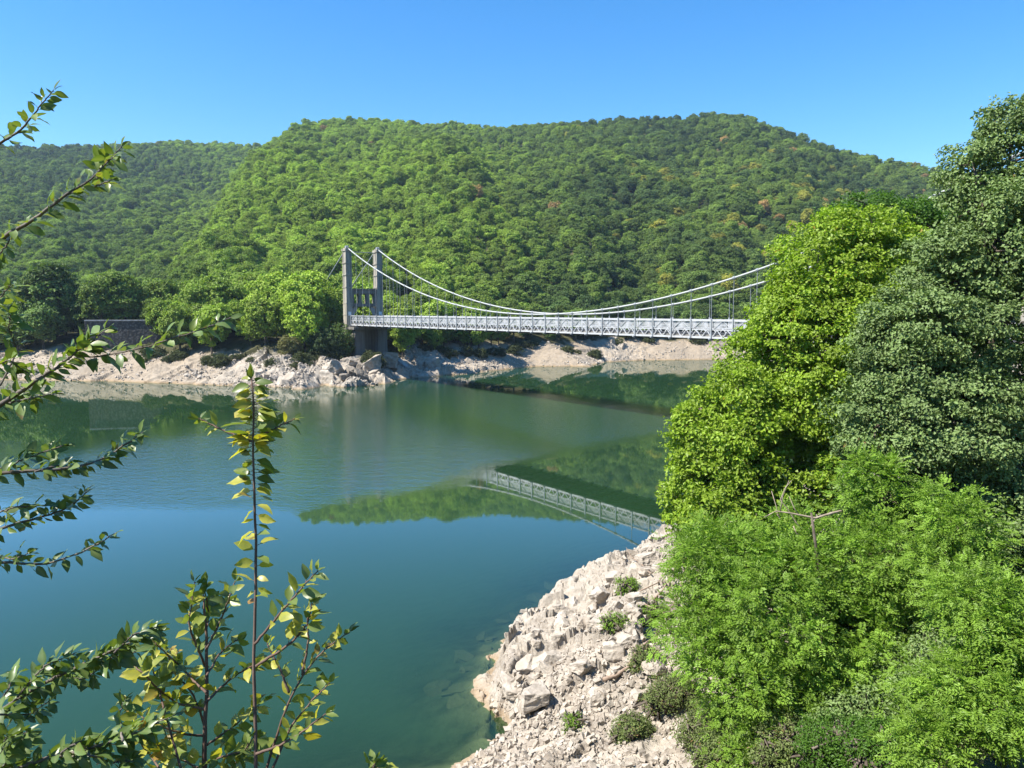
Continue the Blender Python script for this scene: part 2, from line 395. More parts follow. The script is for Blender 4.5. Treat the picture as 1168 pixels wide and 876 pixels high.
# coarser water sheet from every second ring/column is not needed: reuse faces that touch water
keep = wmask[quads].any(1)
wq = quads[keep]; used = np.unique(wq); remap = np.full(len(V), -1); remap[used] = np.arange(len(used))
WV = V[used].copy(); depth = np.maximum(-WV[:, 2], 0); WV[:, 2] = 0.0
def water_mat():
    t = NT('lake_water'); P = t.pos()
    # wind: a rippled tongue of water beyond a calm pool, edges wandering (metres on the lake)
    sep = t.n('ShaderNodeSeparateXYZ'); t.l(P, sep.inputs[0]); x, y = sep.outputs['X'], sep.outputs['Y']
    wn = t.noise(P, .06, 3, .5); wob = t.math('MULTIPLY', t.math('SUBTRACT', wn, .5), 14.0)
    def line(p, q, soft):                     # signed distance to the left of p->q, mapped to 0..1
        dx, dy = q[0]-p[0], q[1]-p[1]; L = math.hypot(dx, dy); nx, ny = -dy/L, dx/L
        d = t.math('ADD', t.math('MULTIPLY', t.math('SUBTRACT', x, p[0]), nx), t.math('MULTIPLY', t.math('SUBTRACT', y, p[1]), ny))
        d = t.math('ADD', d, wob)
        m = t.n('ShaderNodeMapRange'); m.interpolation_type = 'SMOOTHSTEP'; m.inputs[1].default_value = -soft; m.inputs[2].default_value = soft; t.l(d, m.inputs[0]); return m.outputs[0]
    g = lambda a, b: ground_at(a, b)[:2]
    a = line(g(0, 573), g(330, 578), 2.5)
    b = line(g(330, 585), g(760, 490), 3.0)
    c = line(g(760, 468), g(480, 436), 6.0)      # south of the bridge's line
    d = line(g(520, 432), g(60, 520), 9.0)
    rip = t.math('MULTIPLY', t.math('MULTIPLY', a, b), t.math('MULTIPLY', c, d))
    amp = t.math('ADD', t.math('MULTIPLY', rip, .95), .05)
    mp = t.n('ShaderNodeMapping'); mp.inputs['Scale'].default_value = (1.0, 1.8, 1.0); mp.inputs['Rotation'].default_value = (0, 0, .3); t.l(P, mp.inputs[0])
    n1 = t.noise(mp.outputs[0], 2.2, 3, .55); n2 = t.noise(mp.outputs[0], .55, 2, .5)
    hgt = t.math('ADD', t.math('MULTIPLY', n1, .022), t.math('MULTIPLY', n2, .026))
    hgt = t.math('MULTIPLY', hgt, t.math('ADD', t.math('MULTIPLY', rip, 1.0), .012))
    bmp = t.n('ShaderNodeBump'); bmp.inputs['Strength'].default_value = 1.0; bmp.inputs['Distance'].default_value = 1.0; t.l(hgt, bmp.inputs['Height'])
    rough = t.math('ADD', t.math('MULTIPLY', rip, .11), .02)
    gl = t.n('ShaderNodeBsdfGlossy'); gl.inputs['Color'].default_value = (1, 1, 1, 1); t.l(rough, gl.inputs['Roughness']); t.l(bmp.outputs[0], gl.inputs['Normal'])
    body = t.n('ShaderNodeBsdfDiffuse'); body.inputs['Color'].default_value = (*WATER_BODY, 1)
    tr = t.n('ShaderNodeBsdfTransparent'); tr.inputs['Color'].default_value = (.55, .72, .55, 1)
    mur = t.n('ShaderNodeMixShader'); t.l(t.attr('murk'), mur.inputs[0]); t.l(tr.outputs[0], mur.inputs[1]); t.l(body.outputs[0], mur.inputs[2])
    fr = t.n('ShaderNodeFresnel'); fr.inputs['IOR'].default_value = 1.33; 
    f = t.math('MINIMUM', t.math('MULTIPLY', fr.outputs[0], t.math('ADD', t.math('MULTIPLY', fr.outputs[0], 4.0), .85)), .52)
    mx = t.n('ShaderNodeMixShader'); t.l(f, mx.inputs[0]); t.l(mur.outputs[0], mx.inputs[1]); t.l(gl.outputs[0], mx.inputs[2])
    return t.done(mx.outputs[0])
WATER_BODY = (.017, .049, .018)
murk = 1-np.exp(-1.15*depth)*.92
wat = obj('water', mesh_np('water', WV, [remap[wq]], True, {'murk': murk}), water_mat()); tag(wat, kind='structure')

# ------------------------------------------------------------------ leaves and crowns
def unit(a): return a/(np.linalg.norm(a, axis=-1, keepdims=True)+1e-9)
def leaf_quads(pos, d, nrm, L, W, v, fold=.25):
    """pointed leaf of two triangles folded along its midrib"""
    d = unit(d); side = unit(np.cross(d, nrm)); up = np.cross(side, d)
    L = L[:, None]; W = W[:, None]
    b = pos; tp = pos+d*L-up*L*.12
    l = pos+d*L*.45+side*W*.5+up*W*fold; r = pos+d*L*.45-side*W*.5+up*W*fold
    n = len(pos); vv = np.stack([b, l, tp, r], 1).reshape(-1, 3); k = np.arange(n)[:, None]*4
    f = np.concatenate([k+[0, 1, 2], k+[0, 2, 3]])
    return vv, f, np.repeat(v, 4)
def lobes_surface(R, lobes, n, lo=.72, hi=1.04, keep_in=.68, up_bias=.0):
    """points on the outside of a union of ellipsoids, plus their outward direction"""
    lob = np.array(lobes, float); area = lob[:, 3]*lob[:, 4]+lob[:, 4]*lob[:, 5]+lob[:, 3]*lob[:, 5]
    P = []; O = []; tot = 0
    while tot < n:
        m = int((n-tot)*1.6)+20
        k = R.choice(len(lob), m, p=area/area.sum()); d = unit(R.normal(size=(m, 3)))
        d[:, 2] += up_bias; d = unit(d)
        u = R.uniform(lo, hi, m); p = lob[k, :3]+d*lob[k, 3:]*u[:, None]
        ok = np.ones(m, bool)
        for i, q in enumerate(lob):
            dist = np.linalg.norm((p-q[:3])/q[3:], axis=1); ok &= (dist > keep_in) | (k == i)
        P.append(p[ok]); O.append(unit(d[ok]/lob[k[ok], 3:])); tot += ok.sum()
    return np.concatenate(P)[:n], np.concatenate(O)[:n]
def crown_mesh(name, seed, lobes, ncl, per, cr, L, W, upw=.55, outw=.75, rnd=.55, flat=.55, interior=.15, **kw):
    R = np.random.default_rng(seed)
    C, O = lobes_surface(R, lobes, ncl, **kw)
    if interior > 0:
        ni = int(ncl*interior); C2, O2 = lobes_surface(R, lobes, ni, .15, .7, 0.0); C = np.concatenate([C, C2]); O = np.concatenate([O, O2])
    n = len(C); rad_ = cr*R.uniform(.6, 1.35, n)
    k = np.repeat(np.arange(n), per); m = len(k)
    g = unit(R.normal(size=(m, 3)))*(R.uniform(0, 1, m)**.45)[:, None]; g[:, 2] *= flat
    # domed tufts: push points to the tuft's outer side
    g = g+O[k]*.25
    p = C[k]+g*rad_[k, None]
    out = unit(g*np.array([1, 1, 1.4])+O[k]*.6)
    nrm = unit(out*outw+np.array([0, 0, upw])+R.normal(size=(m, 3))*rnd)
    d = unit(np.cross(nrm, R.normal(size=(m, 3)))+out*.35+np.array([0, 0, -.15]))
    cv = R.uniform(0, 1, n); v = np.clip(.55*cv[k]+.45*R.uniform(0, 1, m), 0, 1)
    vv, f, va = leaf_quads(p, d, nrm, L*R.uniform(.7, 1.25, m), W*R.uniform(.7, 1.25, m), v)
    return mesh_np(name, vv, [f], False, {'v': va}), C, O

# --- forest trees across the lake
TREE_VARS = []
def forest_variants():
    R = random.Random(3)
    for i in range(8):
        H = R.uniform(7.5, 10); rx = R.uniform(2.7, 3.6)
        lobes = [(0, 0, H*.58, rx, rx, H*.36)]
        for k in range(7):
            a = R.uniform(0, 2*pi); rr = rx*R.uniform(.35, .7); q = rx*R.uniform(.35, .6)
            lobes.append((cos(a)*rr, sin(a)*rr, H*R.uniform(.42, .86), q, q, q*R.uniform(.8, 1.1)))
        me, _, _ = crown_mesh('crown', 100+i, lobes, 190, 20, .60, .42, .34, interior=.3, upw=.25, outw=1.1, rnd=.38, up_bias=.15)
        tb = MB(); tb.tube([(0, 0, -1.5), (R.uniform(-.1, .1), .05, H*.3), (R.uniform(-.3, .3), R.uniform(-.3, .3), H*.7)], [.22, .17, .06], 6)
        for k in range(4):
            a = R.uniform(0, 6.28); tb.tube([(0, 0, H*.28+k*.4), (cos(a)*rx*.4, sin(a)*rx*.4, H*.5+k*.3), (cos(a)*rx*.75, sin(a)*rx*.75, H*.62+k*.3)], [.1, .06, .02], 5)
        tm = mesh_np('trunk', np.concatenate(tb.v), [np.concatenate(tb.q), np.concatenate(tb.t)])
        TREE_VARS.append((me, tm, H, rx))
M_fleaf = leaf_mat('slope_foliage', (1, 1, 1), True, .22, .38, .6, .2)
M_bark = bark_mat('grey_brown_bark', (.07, .055, .04), (.17, .14, .11))
forest_variants()
for me, tm, _, _ in TREE_VARS: me.materials.append(M_fleaf); tm.materials.append(M_bark)

def tree_points():
    rs_ = []; 
    r = 150.0
    P = []
    while r < 1110:
        st = 5.5+.0008*max(r-200, 0)
        for_a = np.arange(-.70, .72, st/r)
        a = for_a+rng.uniform(-.5, .5, len(for_a))*st/r*.95; q = r+rng.uniform(-.5, .5, len(for_a))*st*.95
        P.append(np.stack([q*np.sin(a), q*np.cos(a)], -1)); r += st
    P = np.concatenate(P); X, Y = P[:, 0], P[:, 1]
    az = np.arctan2(X, Y); rr = np.hypot(X, Y)
    d1 = np.interp(az, A1, D1); ins = inside(X, Y, LAKE); df_ = pdist(X, Y, FAR); dn_ = pdist(X, Y, NEAR)
    pxa = 584+FPX*X/(Y*cp+2)
    ok = (~ins) & (df_ < dn_) & (df_ > np.where((pxa > 425) & (pxa < 600), 8.5, 12.5)+3*fbm(X*.1, Y*.1, 2, 77))
    ok &= ~((pxa > 98) & (pxa < 170) & (rr < 201)) & ~((pxa > 388) & (pxa < 448) & (rr < 180))
    # hidden hollow behind the main hill's crest is left bare
    z = land(X, Y, False)
    el = (z+8-CAMZ)/rr
    # running horizon per azimuth
    bins = ((az+.8)/.004).astype(int); order = np.argsort(rr); mx = np.full(bins.max()+2, -9.0); vis = np.zeros(len(P), bool)
    for i in order:
        b = bins[i]; 
        if el[i] > mx[b]-.012: vis[i] = True
        if ok[i] and el[i] > mx[b]: mx[b] = el[i]
    ok &= vis & ((rr < 1120))
    return X[ok], Y[ok], z[ok], rr[ok], az[ok]
TX, TY, TZ, TR, TA = tree_points()
# keep the bridge corridor and the stone wall's road free
def pxof(X, Y, Z):
    dx, dy, dz = X, Y, Z-CAMZ; dep = dy*cp-dz*sp_; return 584+FPX*dx/dep, 438-FPX*(dy*sp_+dz*cp)/dep
PX, PY = pxof(TX, TY, TZ+5)
big = fbm(TX*.008, TY*.008, 4, 90); med = fbm(TX*.03, TY*.03, 3, 91); r1 = rng.uniform(0, 1, len(TX)); r2 = rng.uniform(0, 1, len(TX))
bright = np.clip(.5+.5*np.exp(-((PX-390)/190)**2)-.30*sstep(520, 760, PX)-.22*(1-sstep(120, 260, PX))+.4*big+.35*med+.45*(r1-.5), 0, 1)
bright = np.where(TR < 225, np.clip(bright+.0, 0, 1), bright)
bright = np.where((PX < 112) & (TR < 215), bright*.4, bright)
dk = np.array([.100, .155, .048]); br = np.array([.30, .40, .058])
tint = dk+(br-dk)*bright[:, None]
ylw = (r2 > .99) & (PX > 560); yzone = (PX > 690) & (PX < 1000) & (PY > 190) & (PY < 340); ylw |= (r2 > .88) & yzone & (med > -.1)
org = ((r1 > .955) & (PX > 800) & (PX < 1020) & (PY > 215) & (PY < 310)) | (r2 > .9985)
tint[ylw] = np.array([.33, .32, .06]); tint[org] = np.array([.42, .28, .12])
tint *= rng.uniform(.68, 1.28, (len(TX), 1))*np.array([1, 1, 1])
TS = rng.uniform(.62, 1.28, len(TX))*(1+.25*np.clip(big, -1, 1)); TW = rng.uniform(.88, 1.2, len(TX)); TROT = rng.uniform(0, 6.28, len(TX)); TI = rng.integers(0, 8, len(TX))
TS = TS*np.where(TR < 215, np.where(PX < 112, 1.6, np.where(PX < 420, 1.35, 1.12)), .95)

# ------------------------------------------------------------------ the wooded slope: nearest trees are objects, the rest one mass
order = np.argsort(TR)
inframe = (PX > -15) & (PX < 985)
near_ids = [i for i in order if inframe[i]][:300]
near_set = set(near_ids)
rest = np.array([i for i in range(len(TX)) if i not in near_set])
def tree_words(i):
    x = PX[i]
    if org[i]: kind = 'orange-brown'
    elif ylw[i]: kind = 'yellowing'
    elif bright[i] > .78: kind = 'lime green'
    elif bright[i] > .56: kind = 'bright green'
    elif bright[i] > .33: kind = 'mid green'
    else: kind = 'dark green'
    size = 'tall' if TS[i]*TREE_VARS[TI[i]][2] > 12 else ('medium' if TS[i]*TREE_VARS[TI[i]][2] > 9 else 'low')
    zones = [(45, 'at the far left edge'), (105, 'just left of the stone wall'), (172, 'above the stone wall'), (225, 'just right of the stone wall'), (290, 'midway between wall and tower'), (345, 'on the headland'), (400, 'close left of the bridge tower'), (450, 'just right of the bridge tower'), (520, 'behind the far deck end'), (600, 'behind the left half of the deck'), (690, 'behind mid deck'), (770, 'behind the right half of the deck'), (9999, 'beside the maple crown')]
    where = next(w for a, w in zones if x < a)
    d = TR[i]-np.interp(TA[i], FA, FR)
    row = 'front-row' if d < 20 else ('second-row' if d < 29 else ('third-row' if d < 40 else 'upper'))
    return f'{size} {kind} {row} tree {where}', kind
for i in near_ids:
    me, tm, H, rx = TREE_VARS[TI[i]]
    lab, kind = tree_words(i)
    e = empty('broadleaf_tree', (TX[i], TY[i], TZ[i]-.15), TROT[i]); s_ = TS[i]; e.scale = (s_*TW[i], s_*TW[i], s_)
    tag(e, lab, 'tree', 'trees along the foot of the far slope')
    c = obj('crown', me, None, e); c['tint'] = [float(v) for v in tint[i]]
    obj('trunk', tm, None, e)
pc = bpy.data.collections.new('forest_tree_kinds')
for k, (me, tm, H, rx) in enumerate(TREE_VARS):
    o = bpy.data.objects.new('forest_kind_%02d' % k, me); pc.objects.link(o)
pm = bpy.data.meshes.new('forest'); pm.vertices.add(len(rest))
pm.vertices.foreach_set('co', np.stack([TX[rest], TY[rest], TZ[rest]-.2], -1).astype(np.float32).ravel())
def add_attr(n, typ, key, v):
    a = pm.attributes.new(n, typ, 'POINT'); a.data.foreach_set(key, np.ascontiguousarray(v).ravel())
add_attr('rot', 'FLOAT_VECTOR', 'vector', np.stack([0*TROT[rest], 0*TROT[rest], TROT[rest]], -1).astype(np.float32))
add_attr('scl', 'FLOAT_VECTOR', 'vector', np.stack([TS*TW, TS*TW, TS], -1)[rest].astype(np.float32))
add_attr('kind_index', 'INT', 'value', TI[rest].astype(np.int32))
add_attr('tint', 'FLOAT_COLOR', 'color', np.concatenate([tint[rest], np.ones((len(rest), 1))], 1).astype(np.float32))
fo = obj('forest', pm, None); tag(fo, 'dense mixed green forest covering the hills beyond the lake', 'forest', kind='stuff')
ng = bpy.data.node_groups.new('scatter_trees', 'GeometryNodeTree')
ng.interface.new_socket('Geometry', in_out='INPUT', socket_type='NodeSocketGeometry'); ng.interface.new_socket('Geometry', in_out='OUTPUT', socket_type='NodeSocketGeometry')
gi = ng.nodes.new('NodeGroupInput'); go = ng.nodes.new('NodeGroupOutput'); ip = ng.nodes.new('GeometryNodeInstanceOnPoints')
ci = ng.nodes.new('GeometryNodeCollectionInfo'); ci.inputs['Collection'].default_value = pc; ci.inputs['Separate Children'].default_value = True; ci.inputs['Reset Children'].default_value = True
def nattr(n, typ):
    a = ng.nodes.new('GeometryNodeInputNamedAttribute'); a.data_type = typ; a.inputs['Name'].default_value = n; return a.outputs['Attribute']
L_ = ng.links.new
L_(gi.outputs[0], ip.inputs['Points']); L_(ci.outputs[0], ip.inputs['Instance']); ip.inputs['Pick Instance'].default_value = True
L_(nattr('kind_index', 'INT'), ip.inputs['Instance Index']); L_(nattr('rot', 'FLOAT_VECTOR'), ip.inputs['Rotation']); L_(nattr('scl', 'FLOAT_VECTOR'), ip.inputs['Scale'])
L_(ip.outputs[0], go.inputs[0])
md = fo.modifiers.new('scatter', 'NODES'); md.node_group = ng

# ------------------------------------------------------------------ suspension bridge
BD = np.array([.318, -.432, 0]); BD /= np.linalg.norm(BD); BN = np.array([-BD[1], BD[0], 0]); UZ = np.array([0, 0, 1.0])
P0 = np.array([-.1559*151, 150.6, 0])
PW = 3.0; ZT = 13.40; ZB = 11.30; WID = 6.7
def bp(n, off, z): return P0+BD*PW*n+BN*off+UZ*z
bridge = empty('suspension_bridge', bp(15, WID/2, 0)); tag(bridge, 'pale grey steel suspension bridge with lattice side trusses and concrete towers crossing the lake', 'bridge')
BO = np.array(bridge.location)
def bchild(mb, name, mat, parent=None, smooth=False):
    o = mb.build(name, mat, None, smooth); par = parent or bridge
    o.data.transform(__import__('mathutils').Matrix.Translation(-Vector(BO))); o.parent = par
    return o
N0, N1 = -6, 37
deck = MB(); deck.box(bp((N0+N1)/2, WID/2, 11.62), BD*PW*(N1-N0+1.2)/2, BN*(WID/2-.12), UZ*.12)
dk_o = bchild(deck, 'deck', M_conc_dark)
rd = MB(); rd.box(bp((N0+N1)/2, WID/2, 11.775), BD*PW*(N1-N0+1.1)/2, BN*(WID/2-1.1), UZ*.03); bchild(rd, 'road_surface', M_asphalt, dk_o)
fb = MB()
for n in range(N0, N1+1):
    fb.bar(bp(n, -.15, 11.28), bp(n, WID+.15, 11.28), .22, .42)
for off in (1.6, 3.35, 5.1): fb.bar(bp(N0, off, 11.42), bp(N1, off, 11.42), .15, .22)
for n in range(N0, N1): 
    fb.bar(bp(n, .2, 11.2), bp(n+1, WID-.2, 11.2), .08, .08); fb.bar(bp(n, WID-.2, 11.1), bp(n+1, .2, 11.1), .08, .08)
bchild(fb, 'floor_beams', M_dark, dk_o)
def cable_z(n): return 13.9+.0298*(n-15.2)**2
for off in (0.0, WID):
    sgn = -1 if off == 0 else 1; o_ = off+sgn*.0
    tm_ = MB()
    tm_.box(bp((N0+N1)/2, o_, ZT-.07), BD*PW*(N1-N0)/2, BN*.10, UZ*.07)
    tm_.box(bp((N0+N1)/2, o_, ZB+.11), BD*PW*(N1-N0)/2, BN*.11, UZ*.11)
    tm_.box(bp((N0+N1)/2, o_, ZB+.98), BD*PW*(N1-N0)/2, BN*.05, UZ*.045)
    for n in range(N0, N1):
        for k in range(2):                         # W bracing under the rail
            a, b, c = n+k*.5+.03, n+k*.5+.25, n+k*.5+.47
            tm_.bar(bp(a, o_, ZB+.2), bp(b, o_, ZB+.95), .07, .11, BN); tm_.bar(bp(b, o_, ZB+.95), bp(c, o_, ZB+.2), .07, .11, BN)
        # long slanting braces of the upper field
        tm_.bar(bp(n+.04, o_, ZB+1.0), bp(n+.5, o_, ZT-.1), .04, .07, BN); tm_.bar(bp(n+.5, o_, ZT-.1), bp(n+.96, o_, ZB+1.0), .04, .07, BN)
    truss = bchild(tm_, 'side_truss', M_white)
    rl = MB()
    for n in range(N0, N1):
        for k in range(1, 18): rl.box(bp(n+k/18, o_+sgn*.0-.07*sgn, ZB+1.53), BD*.034, BN*.012, UZ*.5)
        rl.box(bp(n+.5, o_-.07*sgn, ZB+1.5), BD*PW*.47, BN*.016, UZ*.02)
    bchild(rl, 'railing_pickets', M_white, truss)
    for n in range(N0, N1+1):
        p = MB(); p.box(bp(n, o_+sgn*.16, (ZB+ZT)/2+.08), BD*.08, BN*.06, UZ*(1.2)); p.box(bp(n, o_+sgn*.30, ZB-.05), BD*.08, BN*.2, UZ*.07)
        bchild(p, 'post', M_post, truss)
    c = MB(); ns = np.linspace(-6.4, 36.8, 90); c.tube([bp(n, o_+sgn*.16, cable_z(n)) for n in ns], .115, 8)
    cab = bchild(c, 'main_cable', M_cable, None, True)
    cl = MB()
    for n in range(N0+1, N1):
        cl.tube([bp(n-.05, o_+sgn*.16, cable_z(n-.05)), bp(n+.05, o_+sgn*.16, cable_z(n+.05))], .18, 8)
    bchild(cl, 'cable_clamps', M_post, cab)
    for n in range(N0+1, N1):
        h = MB(); z1 = cable_z(n)
        if z1-ZT < .15: continue
        h.tube([bp(n, o_+sgn*.16, ZT-.1), bp(n, o_+sgn*.16, z1)], .035, 6); bchild(h, 'hanger', M_rod)
    for nt_, dr in ((-6.4, -1), (36.8, 1)):
        b = MB(); b.tube([bp(nt_, o_+sgn*.16, 27.9), bp(nt_+dr*5, o_+sgn*.16, 19.0), bp(nt_+dr*9.5, o_+sgn*.16, 10.6)], .12, 8); bchild(b, 'backstay_cable', M_rod, None, True)
def tower(nc, zb):
    te = bpy.data.objects.new('tower', None); link(te, bridge); te.location = (0, 0, 0)
    for off in (-.25, WID+.25):
        m = MB()
        zs = [(zb, 11.2, 1.25, 1.0), (11.2, 16.0, .98, .70), (16.0, 19.4, .92, .66), (19.4, 27.0, .84, .60)]
        for k, (z0, z1, a, b_) in enumerate(zs):
            m.box(bp(nc, off, (z0+z1)/2), BD*a*.9, BN*b_, UZ*((z1-z0)/2-.002))
        # raised corner ribs and string courses
        for sx in (-1, 1):
            for sy in (-1, 1):
                m.box(bp(nc, off, 19)+BD*sx*.80+BN*sy*.58, BD*.09, BN*.09, UZ*7.9)
        for z in (13.6, 16.0, 19.4, 22.0, 24.5): m.box(bp(nc, off, z), BD*.93, BN*.76, UZ*.10)
        m.box(bp(nc, off, 27.25), BD*.98, BN*.78, UZ*.24)
        m.box(bp(nc, off, 27.60), BD*.72, BN*.5, UZ*.11)
        leg = bchild(m, 'leg', M_conc, te)
        sd = MB(); sd.tube([bp(nc, off-.3, 27.85), bp(nc, off+.3, 27.85)], .33, 12); bchild(sd, 'cable_saddle', M_post, te)
    pm_ = MB()                                         # portal beam with three arched openings
    L0, L1 = .35, WID-.35; Z0, Z1 = 15.3, 18.9
    W3 = L1-L0; ow = 1.15; gaps = (W3-3*ow)/4
    pm_.box(bp(nc, WID/2, Z0+.35), BD*.62, BN*W3/2, UZ*.35); pm_.box(bp(nc, WID/2, Z1-.4), BD*.62, BN*W3/2, UZ*.4)
    pm_.box(bp(nc, WID/2, Z1+.12), BD*.8, BN*W3/2, UZ*.11)
    for k in range(4):
        x0 = L0+k*(ow+gaps); pm_.box(bp(nc, x0+gaps/2, (Z0+.7+Z1-.8)/2), BD*.52, BN*gaps/2, UZ*((Z1-.8-Z0-.7)/2-.003))
    for k in range(3):                                 # arch heads
        c0 = L0+gaps+k*(ow+gaps)+ow/2; zc = Z1-.8-ow/2
        for a in range(6):
            t0, t1 = pi*a/6, pi*(a+1)/6
            xa, xb = c0-cos(t0)*ow/2, c0-cos(t1)*ow/2; zm = zc+sin((t0+t1)/2)*ow/2
            pm_.box(bp(nc, (xa+xb)/2, (zm+Z1-.8)/2), BD*.5, BN*abs(xb-xa)/2, UZ*max((Z1-.8-zm)/2, .01))
    bchild(pm_, 'portal_beam', M_conc_dark, te)
    kn = MB()
    kn.bar(bp(nc, .5, 13.4), bp(nc, 1.5, 15.25), .9, .45, BD); kn.bar(bp(nc, WID-.5, 13.4), bp(nc, WID-1.5, 15.25), .9, .45, BD)
    kn.box(bp(nc, .55, 12.9), BD*.5, BN*.18, UZ*1.0); kn.box(bp(nc, WID-.55, 12.9), BD*.5, BN*.18, UZ*1.0)
    bchild(kn, 'knee_brace', M_conc_pale, te)
    tb = MB(); tb.tube([bp(nc, .2, 26.9), bp(nc, WID-.2, 26.9)], .08, 6); bchild(tb, 'top_tie_rod', M_rod, te)
    return te
tw = tower(-6.4, 4.5); tower(36.8, 4.0)
for off in (-.25, WID+.25):
    sg = MB(); sg.box(bp(-6.4, off, 15.1-1.3)+BD*.92, BD*.02, BN*.34, UZ*.42); bchild(sg, 'sign_plate', M_sign, tw)
for nc in (-5.9, 36.9):
    ab = MB()
    ab.box(bp(nc, WID/2, 10.75), BD*2.9, BN*(WID/2+1.0), UZ*.28)
    ab.box(bp(nc-.3, WID/2, 6.6), BD*1.5, BN*(WID/2+.3), UZ*3.85)
    for off in (.7, WID-.7): ab.box(bp(nc, off, 7.6), BD*2.2, BN*1.1, UZ*2.85)
    ab.box(bp(nc, WID/2, 3.5), BD*2.7, BN*(WID/2+.8), UZ*1.2)
    bchild(ab, 'abutment', M_conc_dark)
for off in (-.3, WID+.3):
    for nn_ in (-6.4-9.4, 36.8+9.4): an = MB(); an.box(bp(nn_, off, 9.6), BD*1.6, BN*.9, UZ*2.0); bchild(an, 'cable_anchor_block', M_conc_dark)

# pale slipway slab on the rocks below the tower
a = ground_at(473, 427, .35); b = ground_at(450, 407, 4.2)
sm = MB(); dd = unit(b-a); sdv = unit(np.cross(dd, UZ)); sm.box((a+b)/2, dd*np.linalg.norm(b-a)/2, sdv*1.5, unit(np.cross(sdv, dd))*.3)
tag(sm.build('concrete_slab', M_conc_pale), 'pale smooth concrete ramp sloping into the lake below the bridge tower', 'ramp')

# retaining wall and road edge at the far left
wl = empty('stone_wall', at(135, 372, 172)); tag(wl, 'long dark shaded rubble stone retaining wall with pale coping above the far left shore', 'wall'); wo_ = Vector(wl.location)
wz = 12.1
a = at(97, 365, 172.5); b = at(182, 366, 176); a[2] = b[2] = 0
wd = unit(b-a); wn = np.array([wd[1], -wd[0], 0]); Lw = np.linalg.norm(b-a)
m = MB(); m.box((a+b)/2+UZ*(wz-3.4), wd*Lw/2, wn*.6, UZ*3.4)
o = m.build('wall_face', M_wall); o.data.transform(__import__('mathutils').Matrix.Translation(-wo_)); o.parent = wl
m = MB(); m.box((a+b)/2+UZ*(wz+.14), wd*Lw/2, wn*.75, UZ*.13)
o = m.build('coping', M_conc_pale); o.data.transform(__import__('mathutils').Matrix.Translation(-wo_)); o.parent = wl

# ------------------------------------------------------------------ loose rocks
def rock_mesh(seed, cuts=9):
    """angular block: a rounded lump cut by random planes"""
    import bmesh
    R = np.random.default_rng(seed); bm = bmesh.new(); bmesh.ops.create_cube(bm, size=2.0)
    for k in range(cuts):
        n = unit(R.normal(size=3)); d = R.uniform(.62, .95)
        g = bmesh.ops.bisect_plane(bm, geom=bm.verts[:]+bm.edges[:]+bm.faces[:], plane_co=tuple(n*d), plane_no=tuple(n), clear_outer=True)
        ed = [e for e in g['geom_cut'] if isinstance(e, bmesh.types.BMEdge)]
        if ed: bmesh.ops.edgeloop_fill(bm, edges=ed)
    bmesh.ops.bevel(bm, geom=bm.edges[:], offset=.035, segments=1, affect='EDGES')
    bmesh.ops.triangulate(bm, faces=bm.faces[:])
    for _ in range(3):
        le = [e for e in bm.edges if e.calc_length() > .22]
        if le: bmesh.ops.subdivide_edges(bm, edges=le, cuts=1)
        bmesh.ops.triangulate(bm, faces=bm.faces[:])
    from mathutils import noise as mn
    for v in bm.verts:
        c = v.co.copy(); n_ = mn.fractal(c*2.2+Vector((seed, 0, 0)), 1.0, 2.0, 4)*.10+mn.fractal(c*7+Vector((0, seed, 0)), 1.0, 2.0, 3)*.035
        v.co += c.normalized()*n_
    me = bpy.data.meshes.new('rock'); bm.to_mesh(me); bm.free(); return me
ROCKS = [rock_mesh(40+i) for i in range(10)]
for i, me in enumerate(ROCKS): me.materials.append(M_rock)
ROCKS_D = []
for me in ROCKS: q = me.copy(); q.materials.clear(); q.materials.append(M_rock_dark); ROCKS_D.append(q)
RK = np.random.default_rng(99)
def put_rock(x, y, size, label, group, dark=False, sink=.35, flat=.7, z=None, name='boulder'):
    me = (ROCKS_D if dark else ROCKS)[RK.integers(0, 10)]
    o = bpy.data.objects.new(name, me); link(o)
    o.scale = tuple(size*v for v in (RK.uniform(.8, 1.35), RK.uniform(.7, 1.1), flat*RK.uniform(.75, 1.2)))
    o.location = (x, y, (h1(x, y) if z is None else z)+size*flat*(1-2*sink)*.5); o.rotation_euler = (RK.uniform(-.35, .35), RK.uniform(-.35, .35), RK.uniform(0, 6.28))
    return tag(o, label, 'rock', group)
def pick(px, py, zz):                     # land point seen at a place in the picture
    d = ray(px, py)/FPX; t_ = np.arange(8, 290, .25); q = np.array([0, 0, CAMZ])+d*t_[:, None]
    hh = np.maximum(land(q[:, 0], q[:, 1]), -.3); k = np.argmax(q[:, 2] < hh); return q[k]
